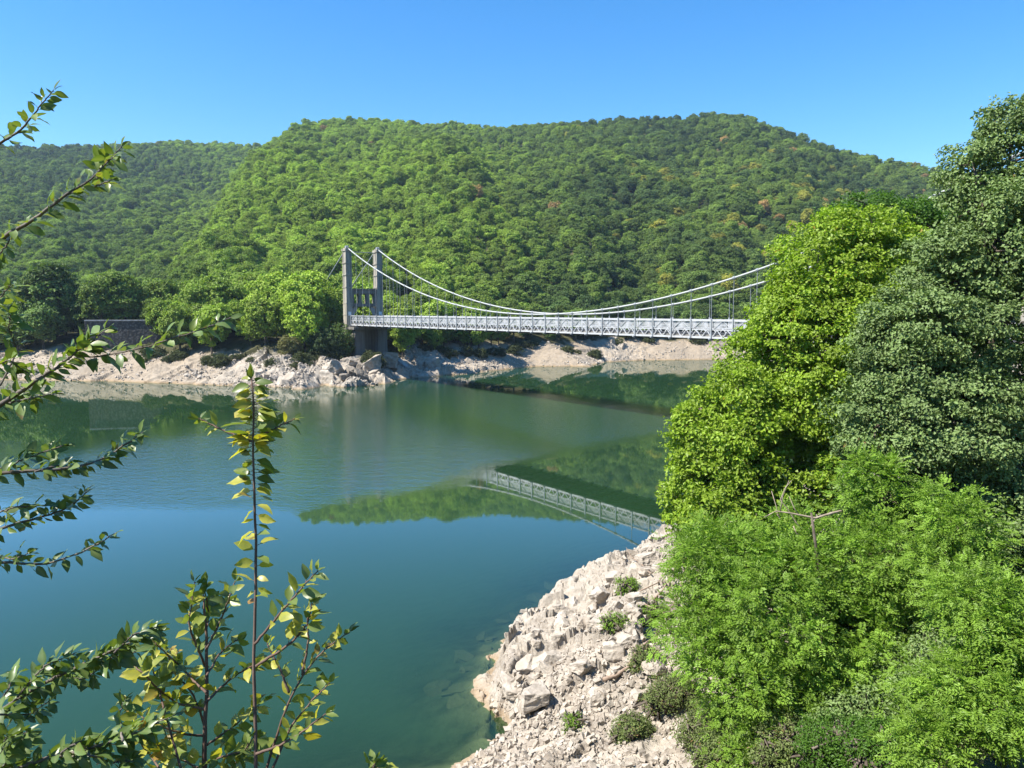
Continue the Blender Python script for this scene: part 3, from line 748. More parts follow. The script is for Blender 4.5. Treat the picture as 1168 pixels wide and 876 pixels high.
# near bank: named single rocks
for (px, py, s_, zz, lab) in [
    (608, 808, .8, .8, 'tall pale upright block with a dark crack beside it at the water edge'),
    (583, 790, .75, .7, 'pale square-cut block forming the left corner of the near rock shore'),
    (628, 762, .8, 1.6, 'wide pale slab in the middle of the near rock outcrop'),
    (665, 762, .6, 2.0, 'pale block above the dark hollow in the near outcrop'),
    (640, 716, .7, .6, 'pale boulder with a shaded notch on the upper water edge of the near shore'),
    (612, 722, .5, .3, 'dark-sided boulder standing at the water edge near the submerged stones'),
    (684, 686, .9, 1.5, 'bright white smooth boulder near the top of the near outcrop'),
    (700, 664, .6, 1.0, 'rounded pale rock on the water side of the upper outcrop'),
    (735, 648, .9, 1.8, 'broad pale rock face below the right-hand end of the mirrored bridge'),
    (768, 640, .9, 2.0, 'tall pale rock against the bright green leaves at the outcrop top'),
    (709, 735, .55, 2.4, 'bright white angular stone beside the green seedlings'),
    (680, 712, .4, 2.0, 'small white flat stone above the dry grass of the near shore'),
    (775, 690, .9, 3.2, 'brown-grey split rock under the edge of the bright green tree'),
    (757, 700, .6, 3.0, 'rounded grey stone among the tangled roots'),
    (652, 690, .55, .4, 'low ochre rock reaching into the lake at the small point')]:
    p = pick(px, py, zz); put_rock(p[0], p[1], s_*.66, lab, None, False, .62, .6)
# more boulders of the near bank, in groups nothing tells apart
for k in range(48):
    px, py = RK.uniform(575, 770), RK.uniform(640, 800)
    if py < 690-(px-650)*.45 or py > 830: continue
    p = pick(px, py, 1.5)
    if h1(p[0], p[1]) < .15: continue
    put_rock(p[0], p[1], RK.uniform(.14, .42), 'loose pale angular stone %s' % ('near the waterline of the near shore' if p[2] < 1.2 else ('midway up the near rock shore' if p[2] < 2.4 else 'high on the near rock shore')), 'loose stones on the near shore', False, .4, .7, name='stone')
# stones under the water
for k, (px, py) in enumerate([(537, 775), (543, 768), (500, 797), (512, 803), (560, 740), (550, 735), (528, 800), (548, 790), (520, 822), (575, 715), (590, 712), (600, 706), (612, 690), (545, 812), (640, 683), (632, 679), (500, 790), (555, 757), (530, 760)]):
    p = ground_at(px, py, -.9); put_rock(p[0], p[1], RK.uniform(.3, .6), 'olive stone lying under shallow water beside the near rock shore', 'submerged stones off the near shore', False, .5, .4, min(h1(p[0], p[1])+.05, -.5), name='stone')
# far shore boulders
for (px, py, s_, dk_, n_, lab, grp) in [
    (372, 424, 2.0, False, 3, 'large leaning pale rock slab on the headland shore left of the bridge tower', 'leaning slabs on the headland shore'),
    (398, 428, 1.8, True, 5, 'large shadow-dark rock at the headland tip below the tower', 'dark rocks at the headland tip'),
    (428, 420, 1.9, False, 6, 'pale jagged rock beside the water below the bridge abutment', 'jagged rocks below the abutment'),
    (484, 412, 1.9, False, 3, 'blue-grey shaded boulder right of the concrete ramp', 'boulders right of the ramp'),
    (832, 394, 1.3, True, 9, 'dark broken boulder in the heap on the pale far beach', 'boulder heap on the far beach'),
    (846, 390, 1.3, False, 7, 'grey broken boulder in the heap on the pale far beach', 'boulder heap on the far beach'),
    (696, 397, 1.6, False, 4, 'grey boulder in the shaded cove between the two pale beaches', 'boulders in the shaded cove'),
    (300, 430, 1.0, False, 7, 'pale rough rock on the far bank above the water', 'rocks of the left far bank'),
    (225, 425, .8, False, 7, 'low pale rock on the left far shore', 'rocks of the left far bank')]:
    for k in range(n_):
        p = pick(px+RK.normal()*9, py+RK.normal()*5, 2.0)
        if h1(p[0], p[1]) < .1: continue
        put_rock(p[0], p[1], s_*RK.uniform(.6, 1.1), lab, grp, dk_, .4, .8)
# rubble: uncountable gravel and chips on both shores
def rubble(name, pts, sizes, mat, label):
    n = len(pts); base = np.array([(-1, -1, -1), (1, -1, -1), (1, 1, -1), (-1, 1, -1), (-1, -1, 1), (1, -1, 1), (1, 1, 1), (-1, 1, 1)], float)
    f = np.array([(0, 3, 2, 1), (4, 5, 6, 7), (0, 1, 5, 4), (1, 2, 6, 5), (2, 3, 7, 6), (3, 0, 4, 7)])
    v = base[None]*RK.uniform(.45, 1.0, (n, 8, 3))*RK.uniform(.5, 1.2, (n, 1, 3))*sizes[:, None, None]*.5
    q = unit(RK.normal(size=(n, 4))); a, b, c, d = q.T
    Rm = np.stack([1-2*(c*c+d*d), 2*(b*c-a*d), 2*(b*d+a*c), 2*(b*c+a*d), 1-2*(b*b+d*d), 2*(c*d-a*b), 2*(b*d-a*c), 2*(c*d+a*b), 1-2*(b*b+c*c)], -1).reshape(n, 3, 3)
    v = np.einsum('nij,nkj->nki', Rm, v)+pts[:, None]
    o = obj(name, mesh_np(name, v.reshape(-1, 3), [(f[None]+np.arange(n)[:, None, None]*8).reshape(-1, 4)]), mat); tag(o, label, 'rubble', kind='stuff')
n = 60000; x = RK.uniform(-6, 16, n); y = RK.uniform(18, 50, n); x0 = x; d_ = pdist(x, y, NEAR); i_ = inside(x, y, LAKE)
dens = np.where(y < 27, 1.0, .18)*np.where(d_ < 9, 1, .25)
k = (~i_) & (d_ < 12) & (d_ > .1) & (RK.uniform(0, 1, n) < dens) & (fbm(x*.5, y*.5, 2, 5)+.25*(y < 27) > -.12)
x, y = x[k], y[k]; z = land(x, y); s_ = .07+.22*RK.uniform(0, 1, len(x))**3
rubble('rubble', np.stack([x, y, z+s_*.1], -1), s_, M_rock, 'loose pale stone chips covering the near bank')
n = 60000; a = RK.uniform(-.6, .32, n); rb = np.interp(a, FA, FR); r = rb+RK.uniform(-2, 18, n); x, y = r*np.sin(a), r*np.cos(a); d_ = pdist(x, y, FAR); i_ = inside(x, y, LAKE)
k = (~i_) & (d_ < 15) & (RK.uniform(0, 1, n) < .05+.3*far_rocky(x, y)) & (fbm(x*.25, y*.25, 2, 6) > -.1)
x, y = x[k], y[k]; z = land(x, y); s_ = .15+.6*RK.uniform(0, 1, len(x))**3
rubble('shore_rubble', np.stack([x, y, z+s_*.08], -1), s_, M_rock, 'broken pale stones scattered on the far shore')

# ------------------------------------------------------------------ big trees of the near bank
def sublobes(lobes, seed, per=6):
    R = np.random.default_rng(seed); out = []
    for l in lobes:
        l = list(l); out.append(tuple(l[:3]+[v*.80 for v in l[3:]]))
        for _ in range(per):
            d = unit(R.normal(size=3)); q = R.uniform(.24, .42)
            out.append(tuple(np.array(l[:3])+d*np.array(l[3:])*R.uniform(.62, .86))+tuple(v*q*R.uniform(.8, 1.2) for v in l[3:]))
    return out
def big_tree(name, label, base, lobes, mat, bmat, seed, ncl, per, cr, L, W, trunk_r, interior=.18, **kw):
    base = np.array(base, float); e = empty(name, base); tag(e, label, 'tree')
    lob = [tuple(np.array(l[:3])-base)+tuple(l[3:]) for l in lobes]
    me, C, O = crown_mesh('crown', seed, sublobes(lob, seed, 7 if len(lobes) > 4 else 4), ncl, per, cr, L, W, interior=interior, **kw); obj('crown', me, mat, e)
    R = np.random.default_rng(seed+1); lobn = np.array(lob); top = lobn[:, 2].max(); cx, cy = lobn[:, 0].mean(), lobn[:, 1].mean()
    t = MB(); hts = np.linspace(0, 1, 7)
    axis = np.array([[cx*h**1.5+R.normal()*.15*(h > 0), cy*h**1.5+R.normal()*.15*(h > 0), -0.6+h*(top*.78+.6)] for h in hts]); t.tube(axis, np.interp(hts, [0, .12, 1], [trunk_r*1.5, trunk_r, .05]), 10)
    ends = []
    for l in lobn:
        k = int(np.argmin(np.abs(axis[:, 2]-(l[2]-l[5]*.9-.8)))); k = min(k, 5); s0 = axis[k]; tgt = l[:3]+np.array([0, 0, l[5]*.2]); mid = (s0+tgt)/2+np.array([0, 0, -.25*abs(l[5])])+R.normal(size=3)*.2
        t.tube([s0, mid*.6+s0*.4, mid, tgt], [trunk_r*.5, trunk_r*.38, trunk_r*.28, .03], 7); ends += [mid, tgt, (mid+tgt)/2]
    ends = np.array(ends)
    for c in C[R.choice(len(C), min(len(C), 260), replace=False)]:
        s0 = ends[np.argmin(np.linalg.norm(ends-c, axis=1))]; m = (s0+c)/2+R.normal(size=3)*.18-np.array([0, 0, .12])
        t.tube([s0, m, c], [.055, .035, .012], 5)
    t.build('trunk', bmat, e, True)
    return e
def lob(px, py, dep, rx, rz=None, ry=None):
    p = at(px, py, dep); return (p[0], p[1], p[2], rx, ry or rx, rz or rx)
M_maple = leaf_mat('yellow_green_maple_leaf', (.235, .335, .032), False, .34, .42, .5, .3, warm=(.04, [(0, (.30, .26, .03)), (1, (.34, .2, .04))]))
M_back = leaf_mat('saturated_green_leaf', (.09, .18, .024), False, .38, .3, .5, .3)
M_horn = leaf_mat('grey_green_leaf', (.165, .235, .075), False, .18, .35, .55, .3, warm=(.02, [(0, (.2, .13, .05)), (1, (.25, .12, .05))]))
M_ash = leaf_mat('light_green_ash_leaf', (.185, .30, .036), False, .34, .42, .5, .3)
M_scrub = leaf_mat('olive_scrub_leaf', (.16, .20, .065), False, .25, .4, .6, .2, warm=(.12, [(0, (.20, .14, .06)), (1, (.26, .17, .08))]))
def basez(x, y): return h1(x, y)-.2

bx, by = 12.6, 33.0
big_tree('maple_tree', 'tall yellow-green maple tree hiding the right end of the bridge', (bx, by, basez(bx, by)),
    [lob(955, 400, 32, 4.0, 4.0), lob(950, 315, 32.5, 3.0, 2.9), lob(985, 285, 33, 2.2, 1.9), lob(1020, 330, 33, 2.6), lob(918, 345, 32, 1.4, 1.6), lob(892, 400, 31.5, 1.6, 1.7), lob(850, 470, 31, 2.2, 2.0), lob(822, 520, 30.5, 2.0, 1.8), lob(835, 575, 30, 2.2, 1.8), lob(800, 470, 31, 1.0, .9), lob(795, 590, 30.5, 1.3, 1.2), lob(900, 540, 30.8, 2.5, 1.7), lob(880, 640, 29.5, 1.9, 1.6), lob(960, 470, 31, 2.7)],
    M_maple, M_bark, 501, 2300, 58, .48, .155, .13, .22, interior=.25, upw=.5, rnd=.5, hi=1.12)
bx, by = 19.0, 42.0
big_tree('broadleaf_tree', 'deep green tree top rising behind the yellow-green maple', (bx, by, basez(bx, by)),
    [lob(992, 250, 41, 2.5, 1.6), lob(960, 262, 41, 1.5, 1.2), lob(1035, 262, 41, 2.2, 1.8), lob(1000, 320, 41, 3.6, 3.0), lob(1065, 250, 42, 1.6, 1.3)], M_back, M_bark, 521, 700, 46, .5, .16, .13, .2, interior=.15)
bx, by = 15.8, 24.5
big_tree('hornbeam_tree', 'huge grey-green tree filling the right edge of the view', (bx, by, basez(bx, by)),
    [lob(1175, 200, 25, 2.2, 2.3), lob(1150, 290, 24.5, 2.4, 2.2), lob(1085, 300, 24.5, 1.3, 1.2), lob(1190, 400, 24.5, 4.2, 3.6), lob(1085, 380, 24, 2.3, 1.8), lob(1040, 430, 24, 1.7, 1.4), lob(1010, 490, 24, 1.6, 1.3), lob(1080, 480, 23.5, 2.3, 1.8), lob(1150, 520, 23.5, 2.6, 2.1), lob(1020, 560, 23.8, 1.6, 1.4), lob(1090, 590, 23.5, 2.0, 1.6), lob(1160, 640, 23, 2.3, 2.0), lob(1080, 680, 23.5, 2.0, 1.6), lob(1122, 205, 24.5, .8, .6), lob(1108, 175, 24.5, .45, .25), lob(1155, 140, 25, .9, .8), lob(1250, 260, 25, 3, 3), lob(1000, 400, 24.5, .9, .8)],
    M_horn, M_bark, 541, 3000, 70, .42, .12, .09, .26, interior=.25, upw=.5, outw=.9, rnd=.5, hi=1.12)
def pinnate_tree(name, label, base, lobes, seed, ncl, spr, cr, mat, trunk_r=.12, Lf=.085, Wf=.03, rach=.26, nleaf=9):
    """ash: each leaf is a row of narrow leaflets along a stalk"""
    R = np.random.default_rng(seed); base = np.array(base, float); e = empty(name, base); tag(e, label, 'tree')
    lb = [tuple(np.array(l[:3])-base)+tuple(l[3:]) for l in lobes]
    sb = sublobes(lb, seed, 7); C, O = lobes_surface(R, sb, ncl, .7, 1.12); C2, O2 = lobes_surface(R, lb, ncl//5, .2, .7, 0.0); C = np.concatenate([C, C2]); O = np.concatenate([O, O2])
    n = len(C); k = np.repeat(np.arange(n), spr); m = len(k)
    g = unit(R.normal(size=(m, 3)))*(R.uniform(0, 1, m)**.5)[:, None]*np.array([1, 1, .7])
    org_ = C[k]+(g+O[k]*.2)*(cr*R.uniform(.6, 1.3, n))[k, None]
    d = unit(g+O[k]*.5+np.array([0, 0, -.1])+R.normal(size=(m, 3))*.3); up = unit(np.array([0, 0, 1.0])+O[k]*.5+R.normal(size=(m, 3))*.35)
    side = unit(np.cross(d, up)); up = np.cross(side, d)
    cv = R.uniform(0, 1, n); lv = np.clip(.5*cv[k]+.5*R.uniform(0, 1, m), 0, 1)
    Ps = []; Ds = []; Ns = []; Vs = []
    half = (nleaf-1)//2; rl = rach*R.uniform(.75, 1.2, m)[:, None]
    for j in range(nleaf):
        if j == nleaf-1: t_ = 1.0; dd = d
        else: t_ = .3+.65*(j//2)/half; sg = 1 if j % 2 else -1; dd = unit(side*sg+d*.55)
        Ps.append(org_+d*rl*t_-up*(t_**2)*rl*.25); Ds.append(dd); Ns.append(unit(up+R.normal(size=(m, 3))*.22)); Vs.append(lv)
    Ps, Ds, Ns, Vs = map(np.concatenate, (Ps, Ds, Ns, Vs)); q = len(Ps)
    vv, f, va = leaf_quads(Ps, Ds, Ns, Lf*R.uniform(.75, 1.2, q), Wf*R.uniform(.8, 1.2, q), Vs, .15)
    obj('crown', mesh_np('crown', vv, [f], False, {'v': va}), mat, e)
    lobn = np.array(lb); top = lobn[:, 2].max(); t = MB(); cx, cy = lobn[:, 0].mean(), lobn[:, 1].mean(); hts = np.linspace(0, 1, 6)
    axis = np.array([[cx*h**1.4+R.normal()*.1*(h > 0), cy*h**1.4+R.normal()*.1*(h > 0), -.5+h*(max(top, 1)*.95+.5)] for h in hts]); t.tube(axis, np.interp(hts, [0, 1], [trunk_r, .03]), 8)
    for l in lobn:
        s0 = axis[R.integers(0, 4)]; tgt = l[:3]; t.tube([s0, (s0+tgt)/2+R.normal(size=3)*.15, tgt], [trunk_r*.5, trunk_r*.35, .02], 6)
        for c in C[np.argsort(np.linalg.norm(C-tgt, axis=1))[:14:2]]: t.tube([tgt*.7+s0*.3, (tgt+c)/2, c], [.03, .02, .008], 5)
    t.build('trunk', M_bark, e, True)
    return e
bx, by = 9.4, 21.0
pinnate_tree('ash_tree', 'broad light green ash tree in front of the maple above the rocky shore', (bx, by, basez(bx, by)),
    [lob(890, 645, 22.5, 1.9, 1.4), lob(860, 680, 22, 2.1, 1.6), lob(815, 640, 22.5, 1.3, 1.1), lob(800, 720, 21.5, 1.2, 1.0), lob(925, 720, 21, 2.2, 1.7), lob(860, 770, 20.5, 1.6, 1.2), lob(1000, 640, 21.5, 1.7, 1.3), lob(1010, 560, 22.3, 1.1, .9), lob(980, 760, 20.5, 1.6, 1.3), lob(930, 830, 20, 1.6, 1.1), lob(1040, 720, 21, 1.1, 1.1), lob(870, 850, 20, 1.3, .9), lob(1000, 850, 19.3, 1.2, .9)], 561, 1500, 13, .46, M_ash, Lf=.105, Wf=.042, rach=.28)
bx, by = 9.6, 14.0
pinnate_tree('ash_sapling', 'light green ash sapling in the bottom right corner', (bx, by, basez(bx, by)),
    [lob(1120, 690, 15, .75, .6), lob(1090, 790, 14.5, .85, .6), lob(1140, 800, 14, .85, .8), lob(1150, 720, 14.6, .7, .6), lob(1060, 850, 14, .6, .5)], 571, 300, 12, .38, M_ash, .06, Lf=.09, Wf=.036)
bx, by = 11.2, 17.5
pinnate_tree('ash_sapling', 'slim ash sapling standing before the grey-green tree, left of the corner sapling', (bx, by, basez(bx, by)),
    [lob(1095, 600, 18.5, .8, .8), lob(1110, 660, 18, .8, .7), lob(1070, 640, 18.3, .5, .5)], 573, 170, 12, .40, M_ash, .06, Lf=.09, Wf=.036)
# dark undergrowth that fills the slope behind the ash
for k, (px, py, dep, r_, lab) in enumerate([(1010, 700, 22.8, 1.7, 'dark green shrub in the shade between the ash and the grey-green tree'), (1000, 830, 19, 1.5, 'dark green shrub at the bottom edge below the ash tree'), (1130, 760, 18, 1.8, 'dark green shrub behind the corner sapling'), (1060, 770, 19.5, 1.6, 'dark green shrub left of the corner sapling')]):
    p = at(px, py, dep); gz = basez(p[0], p[1])
    e = big_tree('shrub', lab, (p[0], p[1], min(gz, p[2]-r_*.6)), [(p[0], p[1], p[2], r_, r_, r_*.8), (p[0]+.6*r_, p[1], p[2]-.3*r_, r_*.6, r_*.6, r_*.6), (p[0]-.6*r_, p[1], p[2]-.2*r_, r_*.6, r_*.6, r_*.5)], M_horn, M_bark, 600+k, 260, 60, .35, .09, .06, .06)
    e['category'] = 'shrub'
for k, (px, py, dep, r_, mat, lab) in enumerate([(765, 835, 24.5, .8, M_scrub, 'olive scrubby bush at the foot of the ash tree'), (720, 850, 23.5, .5, M_scrub, 'low olive bush at the bottom edge, left of the larger scrub'), (815, 860, 22, 1.0, M_scrub, 'dry olive bush at the bottom edge under the ash tree'), (735, 790, 26, .4, M_scrub, 'small dry bush beside the fallen branch'), (870, 862, 20.8, .9, M_ash, 'small bright green bush at the bottom edge below the ash'), (715, 712, 31.5, .45, M_ash, 'small green seedling clump between the white stones'), (738, 740, 30, .7, M_ash, 'leafy green seedling above the fallen branch'), (700, 770, 28, .4, M_ash, 'little green seedling growing through the rubble'), (790, 660, 33, .8, M_ash, 'green bush hanging over the roots at the outcrop top'), (768, 760, 27.5, .7, M_ash, 'light green bush right of the fallen branch'), (655, 860, 24.5, .25, M_ash, 'tiny green tuft on the bottom rubble')]):
    p = at(px, py, dep); gz = h1(p[0], p[1]); zc = gz+r_*.55
    e = big_tree('bush', lab, (p[0], p[1], gz-.1), [(p[0], p[1], zc, r_, r_, r_*.7), (p[0]+.6*r_, p[1]+.2, zc-.1, r_*.6, r_*.6, r_*.5), (p[0]-.7*r_, p[1]-.2, zc-.15, r_*.5, r_*.5, r_*.4)], mat, M_bark, 640+k, int(90+150*r_) if mat is M_scrub else int(30+90*r_), 26 if mat is M_scrub else 18, .22, .075, .04, .03, rnd=.7)
    e['category'] = 'bush'
for k, (px, py, r_, lab) in enumerate([(830, 872, .8, 'olive shrub low in the frame between the dry bushes'), (900, 872, .9, 'dull green shrub at the bottom edge under the ash tree'), (960, 870, .9, 'dull green shrub at the bottom edge, right of its neighbour under the ash'), (1010, 872, .8, 'dark shrub at the bottom edge left of the corner sapling')]):
    p = pick(px, py, 3)
    e = big_tree('bush', lab, (p[0], p[1], p[2]-.1), [(p[0], p[1], p[2]+r_*.5, r_, r_, r_*.7), (p[0]+.7*r_, p[1]+.2, p[2]+r_*.4, r_*.6, r_*.6, r_*.5), (p[0]-.7*r_, p[1]-.2, p[2]+r_*.35, r_*.5, r_*.5, r_*.4)], M_scrub if k < 2 else M_back, M_bark, 690+k, 240, 30, .24, .085, .045, .03, rnd=.7)
    e['category'] = 'bush'
# lone conifer on the skyline
p = at(528, 140, 765); gz = h1(p[0], p[1]); e = empty('conifer', (p[0], p[1], gz)); tag(e, 'small dark pointed conifer standing above the ridge line of the main hill', 'tree')
cm, _, _ = crown_mesh('crown', 888, [(0, 0, 4+2.2*k, 3.2-.5*k, 3.2-.5*k, 1.5) for k in range(6)], 160, 14, .7, .6, .35, interior=.3); c = obj('crown', cm, M_fleaf, e); c['tint'] = [.04, .07, .035]
m = MB(); m.tube([(0, 0, -1), (0, 0, 8), (0, 0, 15.5)], [.3, .2, .05], 6); o = m.build('trunk', M_bark, e)
# far shore scrub
M_fs = leaf_mat('far_scrub_leaf', (.085, .10, .045), False, .2, .35, .7, .1)
sh0 = [crown_mesh('crown', 800+i, [(0, 0, .8, 1.3, 1.3, .9), (.9, .2, .6, .8, .8, .6), (-.8, .3, .6, .8, .9, .6)], 60, 16, .42, .26, .2, interior=.3)[0] for i in range(3)]
for m_ in sh0: m_.materials.append(M_fs)
for k in range(70):
    px = RK.uniform(165, 820); a_, _ = azel(px, 400); rb = np.interp(a_, FA, FR)+RK.uniform(11, 16); x, y = rb*sin(a_), rb*cos(a_)
    if RK.uniform() < .3 and px > 590: continue
    o = bpy.data.objects.new('shrub', sh0[k % 3]); link(o); s_ = RK.uniform(.6, 1.35); o.scale = (s_, s_, s_*RK.uniform(.8, 1.1)); o.location = (x, y, h1(x, y)-.15); o.rotation_euler = (0, 0, RK.uniform(0, 6))
    where = next(w for a_, w in [(230, 'right of the stone wall'), (310, 'midway between wall and tower'), (400, 'left of the bridge tower'), (500, 'just right of the bridge tower'), (620, 'below the left half of the deck'), (720, 'below mid deck'), (999, 'below the right deck end')] if px < a_)
    tag(o, ('small' if s_ < .9 else 'broad')+' olive shrub topping the far stony bank '+where, 'shrub', 'shrubs edging the far bank')

# ------------------------------------------------------------------ dead branches
M_dead = bark_mat('bleached_dead_wood', (.26, .20, .14), (.42, .34, .26))
def dead(name, label, paths):
    m = MB()
    for pts, r0, r1 in paths: m.tube(pts, np.linspace(r0, r1, len(pts)), 6)
    tag(m.build(name, M_dead, None, True), label, 'branch')
q = lambda a, b, d=22.0: at(a, b, d)
dead('dead_branch', 'bare bleached branch sticking out of the maple crown', [
    ([q(975, 580, 23.2), q(950, 585), q(930, 591), q(915, 588), q(900, 585), q(885, 583), q(872, 590)], .042, .014), ([q(930, 591), q(925, 600), q(918, 610)], .022, .008),
    ([q(916, 606), q(908, 596), q(898, 580), q(890, 570), q(896, 556), q(903, 548)], .022, .008), ([q(890, 583), q(893, 565), q(900, 548)], .018, .007), ([q(912, 588), q(906, 580), q(900, 566)], .018, .007), ([q(905, 600), q(908, 608), q(917, 612)], .018, .008), ([q(885, 584), q(890, 592), q(880, 560)], .02, .008)])
g_ = lambda px, py, up=.12: (lambda p: np.array([p[0], p[1], h1(p[0], p[1])+up]))(pick(px, py, 2.5))
M_drift = bark_mat('brown_driftwood', (.20, .14, .10), (.36, .27, .20))
def drift(label, paths):
    m = MB()
    for pts, r0, r1 in paths: m.tube(pts, np.linspace(r0, r1, len(pts)), 6)
    tag(m.build('driftwood', M_drift, None, True), label, 'driftwood')
drift('long brown fallen branch lying across the near stones', [([g_(688, 792), g_(702, 780, .2), g_(716, 768, .2), g_(728, 752, .25), g_(745, 742, .4), g_(757, 728, .5)], .075, .03), ([g_(720, 763, .2), g_(724, 775, .2)], .03, .015), ([g_(745, 742, .4), g_(760, 745, .4)], .03, .012)])
drift('thin crooked stick standing at the top of the near outcrop', [([g_(742, 660, .2), g_(730, 652, .3), g_(720, 648, .4), g_(714, 643, .6)], .03, .012)])
drift('tangle of brown exposed roots under the maple edge', [([g_(764, 690, .3), g_(763, 672, .5), g_(772, 650, .9)], .05, .02), ([g_(745, 700, .2), g_(756, 690, .35), g_(770, 668, .6)], .045, .02), ([g_(735, 705, .2), g_(760, 708, .25), g_(785, 695, .5)], .04, .02), ([g_(768, 705, .3), g_(778, 685, .5), g_(782, 664, .8)], .05, .02), ([g_(730, 680, .15), g_(750, 676, .25), g_(765, 660, .5)], .03, .012)])

# ------------------------------------------------------------------ close twigs and leaves
def twig_leaf_mat(name, green, dark, yellow, rust, trans=.4, pw=(.38, .62, .82)):
    t = NT(name); v = t.attr('v'); c = t.ramp(v, [(0, dark), (pw[0], green), (pw[1], yellow), (pw[2], yellow), (1, rust)])
    n = t.noise(t.pos(), 60, 3); c = t.mix(t.ramp(n, [(.4, 0.0), (.7, .35)]), c, tuple(x*.6 for x in green))
    c = t.mix(t.ramp(t.attr('mid'), [(.0, 0.0), (1, .35)]), c, (.25, .28, .10))
    n2 = t.noise(t.pos(), 35, 4); c = t.mix(t.math('MULTIPLY', t.math('MULTIPLY', t.ramp(n2, [(.58, 0.0), (.64, 1.0)]), t.ramp(v, [(.55, 0.0), (.75, 1.0)])), .7), c, (.16, .08, .03))
    p = t.principled(c, .38, .5, t.bump(n, .15, .002)); tr = t.n('ShaderNodeBsdfTranslucent'); t.l(t.mix(1.0, c, (1.5, 1.5, .5), 'MULTIPLY'), tr.inputs[0])
    mx = t.n('ShaderNodeMixShader'); mx.inputs[0].default_value = trans; t.l(p, mx.inputs[1]); t.l(tr.outputs[0], mx.inputs[2]); return t.done(mx.outputs[0])
M_sap = twig_leaf_mat('sapling_leaf', (.17, .24, .04), (.07, .12, .035), (.50, .47, .06), (.42, .20, .045))
M_elm = twig_leaf_mat('branch_leaf', (.15, .24, .045), (.06, .11, .035), (.30, .34, .05), (.30, .13, .04), .3, (.75, .93, .975))
M_twig = bark_mat('reddish_twig_bark', (.10, .06, .045), (.20, .14, .11))
M_twig2 = bark_mat('grey_twig_bark', (.09, .075, .06), (.22, .19, .16))
def fine_leaves(pos, d, nrm, L, W, v, R):
    """leaf blades: folded along the midrib, arched, wavy-edged, five stations long"""
    n = len(pos); d = unit(d); side = unit(np.cross(d, nrm)); up = np.cross(side, d)
    st = np.array([0, .16, .38, .6, .82, 1.0]); wd = np.array([0, .62, 1.0, .92, .5, 0])
    arch = R.uniform(.02, .38, n); fold = R.uniform(.10, .45, n); tw = R.uniform(-.5, .5, n)
    V_ = []; 
    for i in range(6):
        c = pos+d*(L*st[i])[:, None]-up*(L*arch*st[i]**2)[:, None]
        ca = (tw*st[i])[:, None]; s2 = side*np.cos(ca)+up*np.sin(ca); u2 = np.cross(s2, d)
        V_.append(c)
        if 0 < i < 5:
            wv = R.uniform(.88, 1.12, (n, 2)); ww = (W*.5*wd[i])[:, None]; lift = (W*.5*wd[i]*fold)[:, None]
            V_.append(c+s2*ww*wv[:, :1]-u2*lift*-1+up*(R.normal(size=(n, 1))*.03*L[:, None])); V_.append(c-s2*ww*wv[:, 1:]-u2*lift*-1+up*(R.normal(size=(n, 1))*.03*L[:, None]))
    V_ = np.stack(V_, 1); m = V_.shape[1]      # order m0,(m1,l1,r1)x4,m5 -> 14
    mi = [0, 1, 4, 7, 10, 13]; li = [None, 2, 5, 8, 11, None]; ri = [None, 3, 6, 9, 12, None]
    T = [(0, 2, 1), (0, 1, 3), (10, 11, 13), (10, 13, 12)]; Q = []
    for a in range(1, 4): Q += [(mi[a], li[a], li[a+1], mi[a+1]), (mi[a], mi[a+1], ri[a+1], ri[a])]
    k = np.arange(n)[:, None, None]*m
    mid = np.zeros(m); mid[mi] = 1
    return V_.reshape(-1, 3), (np.array(Q)[None]+k).reshape(-1, 4), (np.array(T)[None]+k).reshape(-1, 3), np.repeat(v, m), np.tile(mid, n)
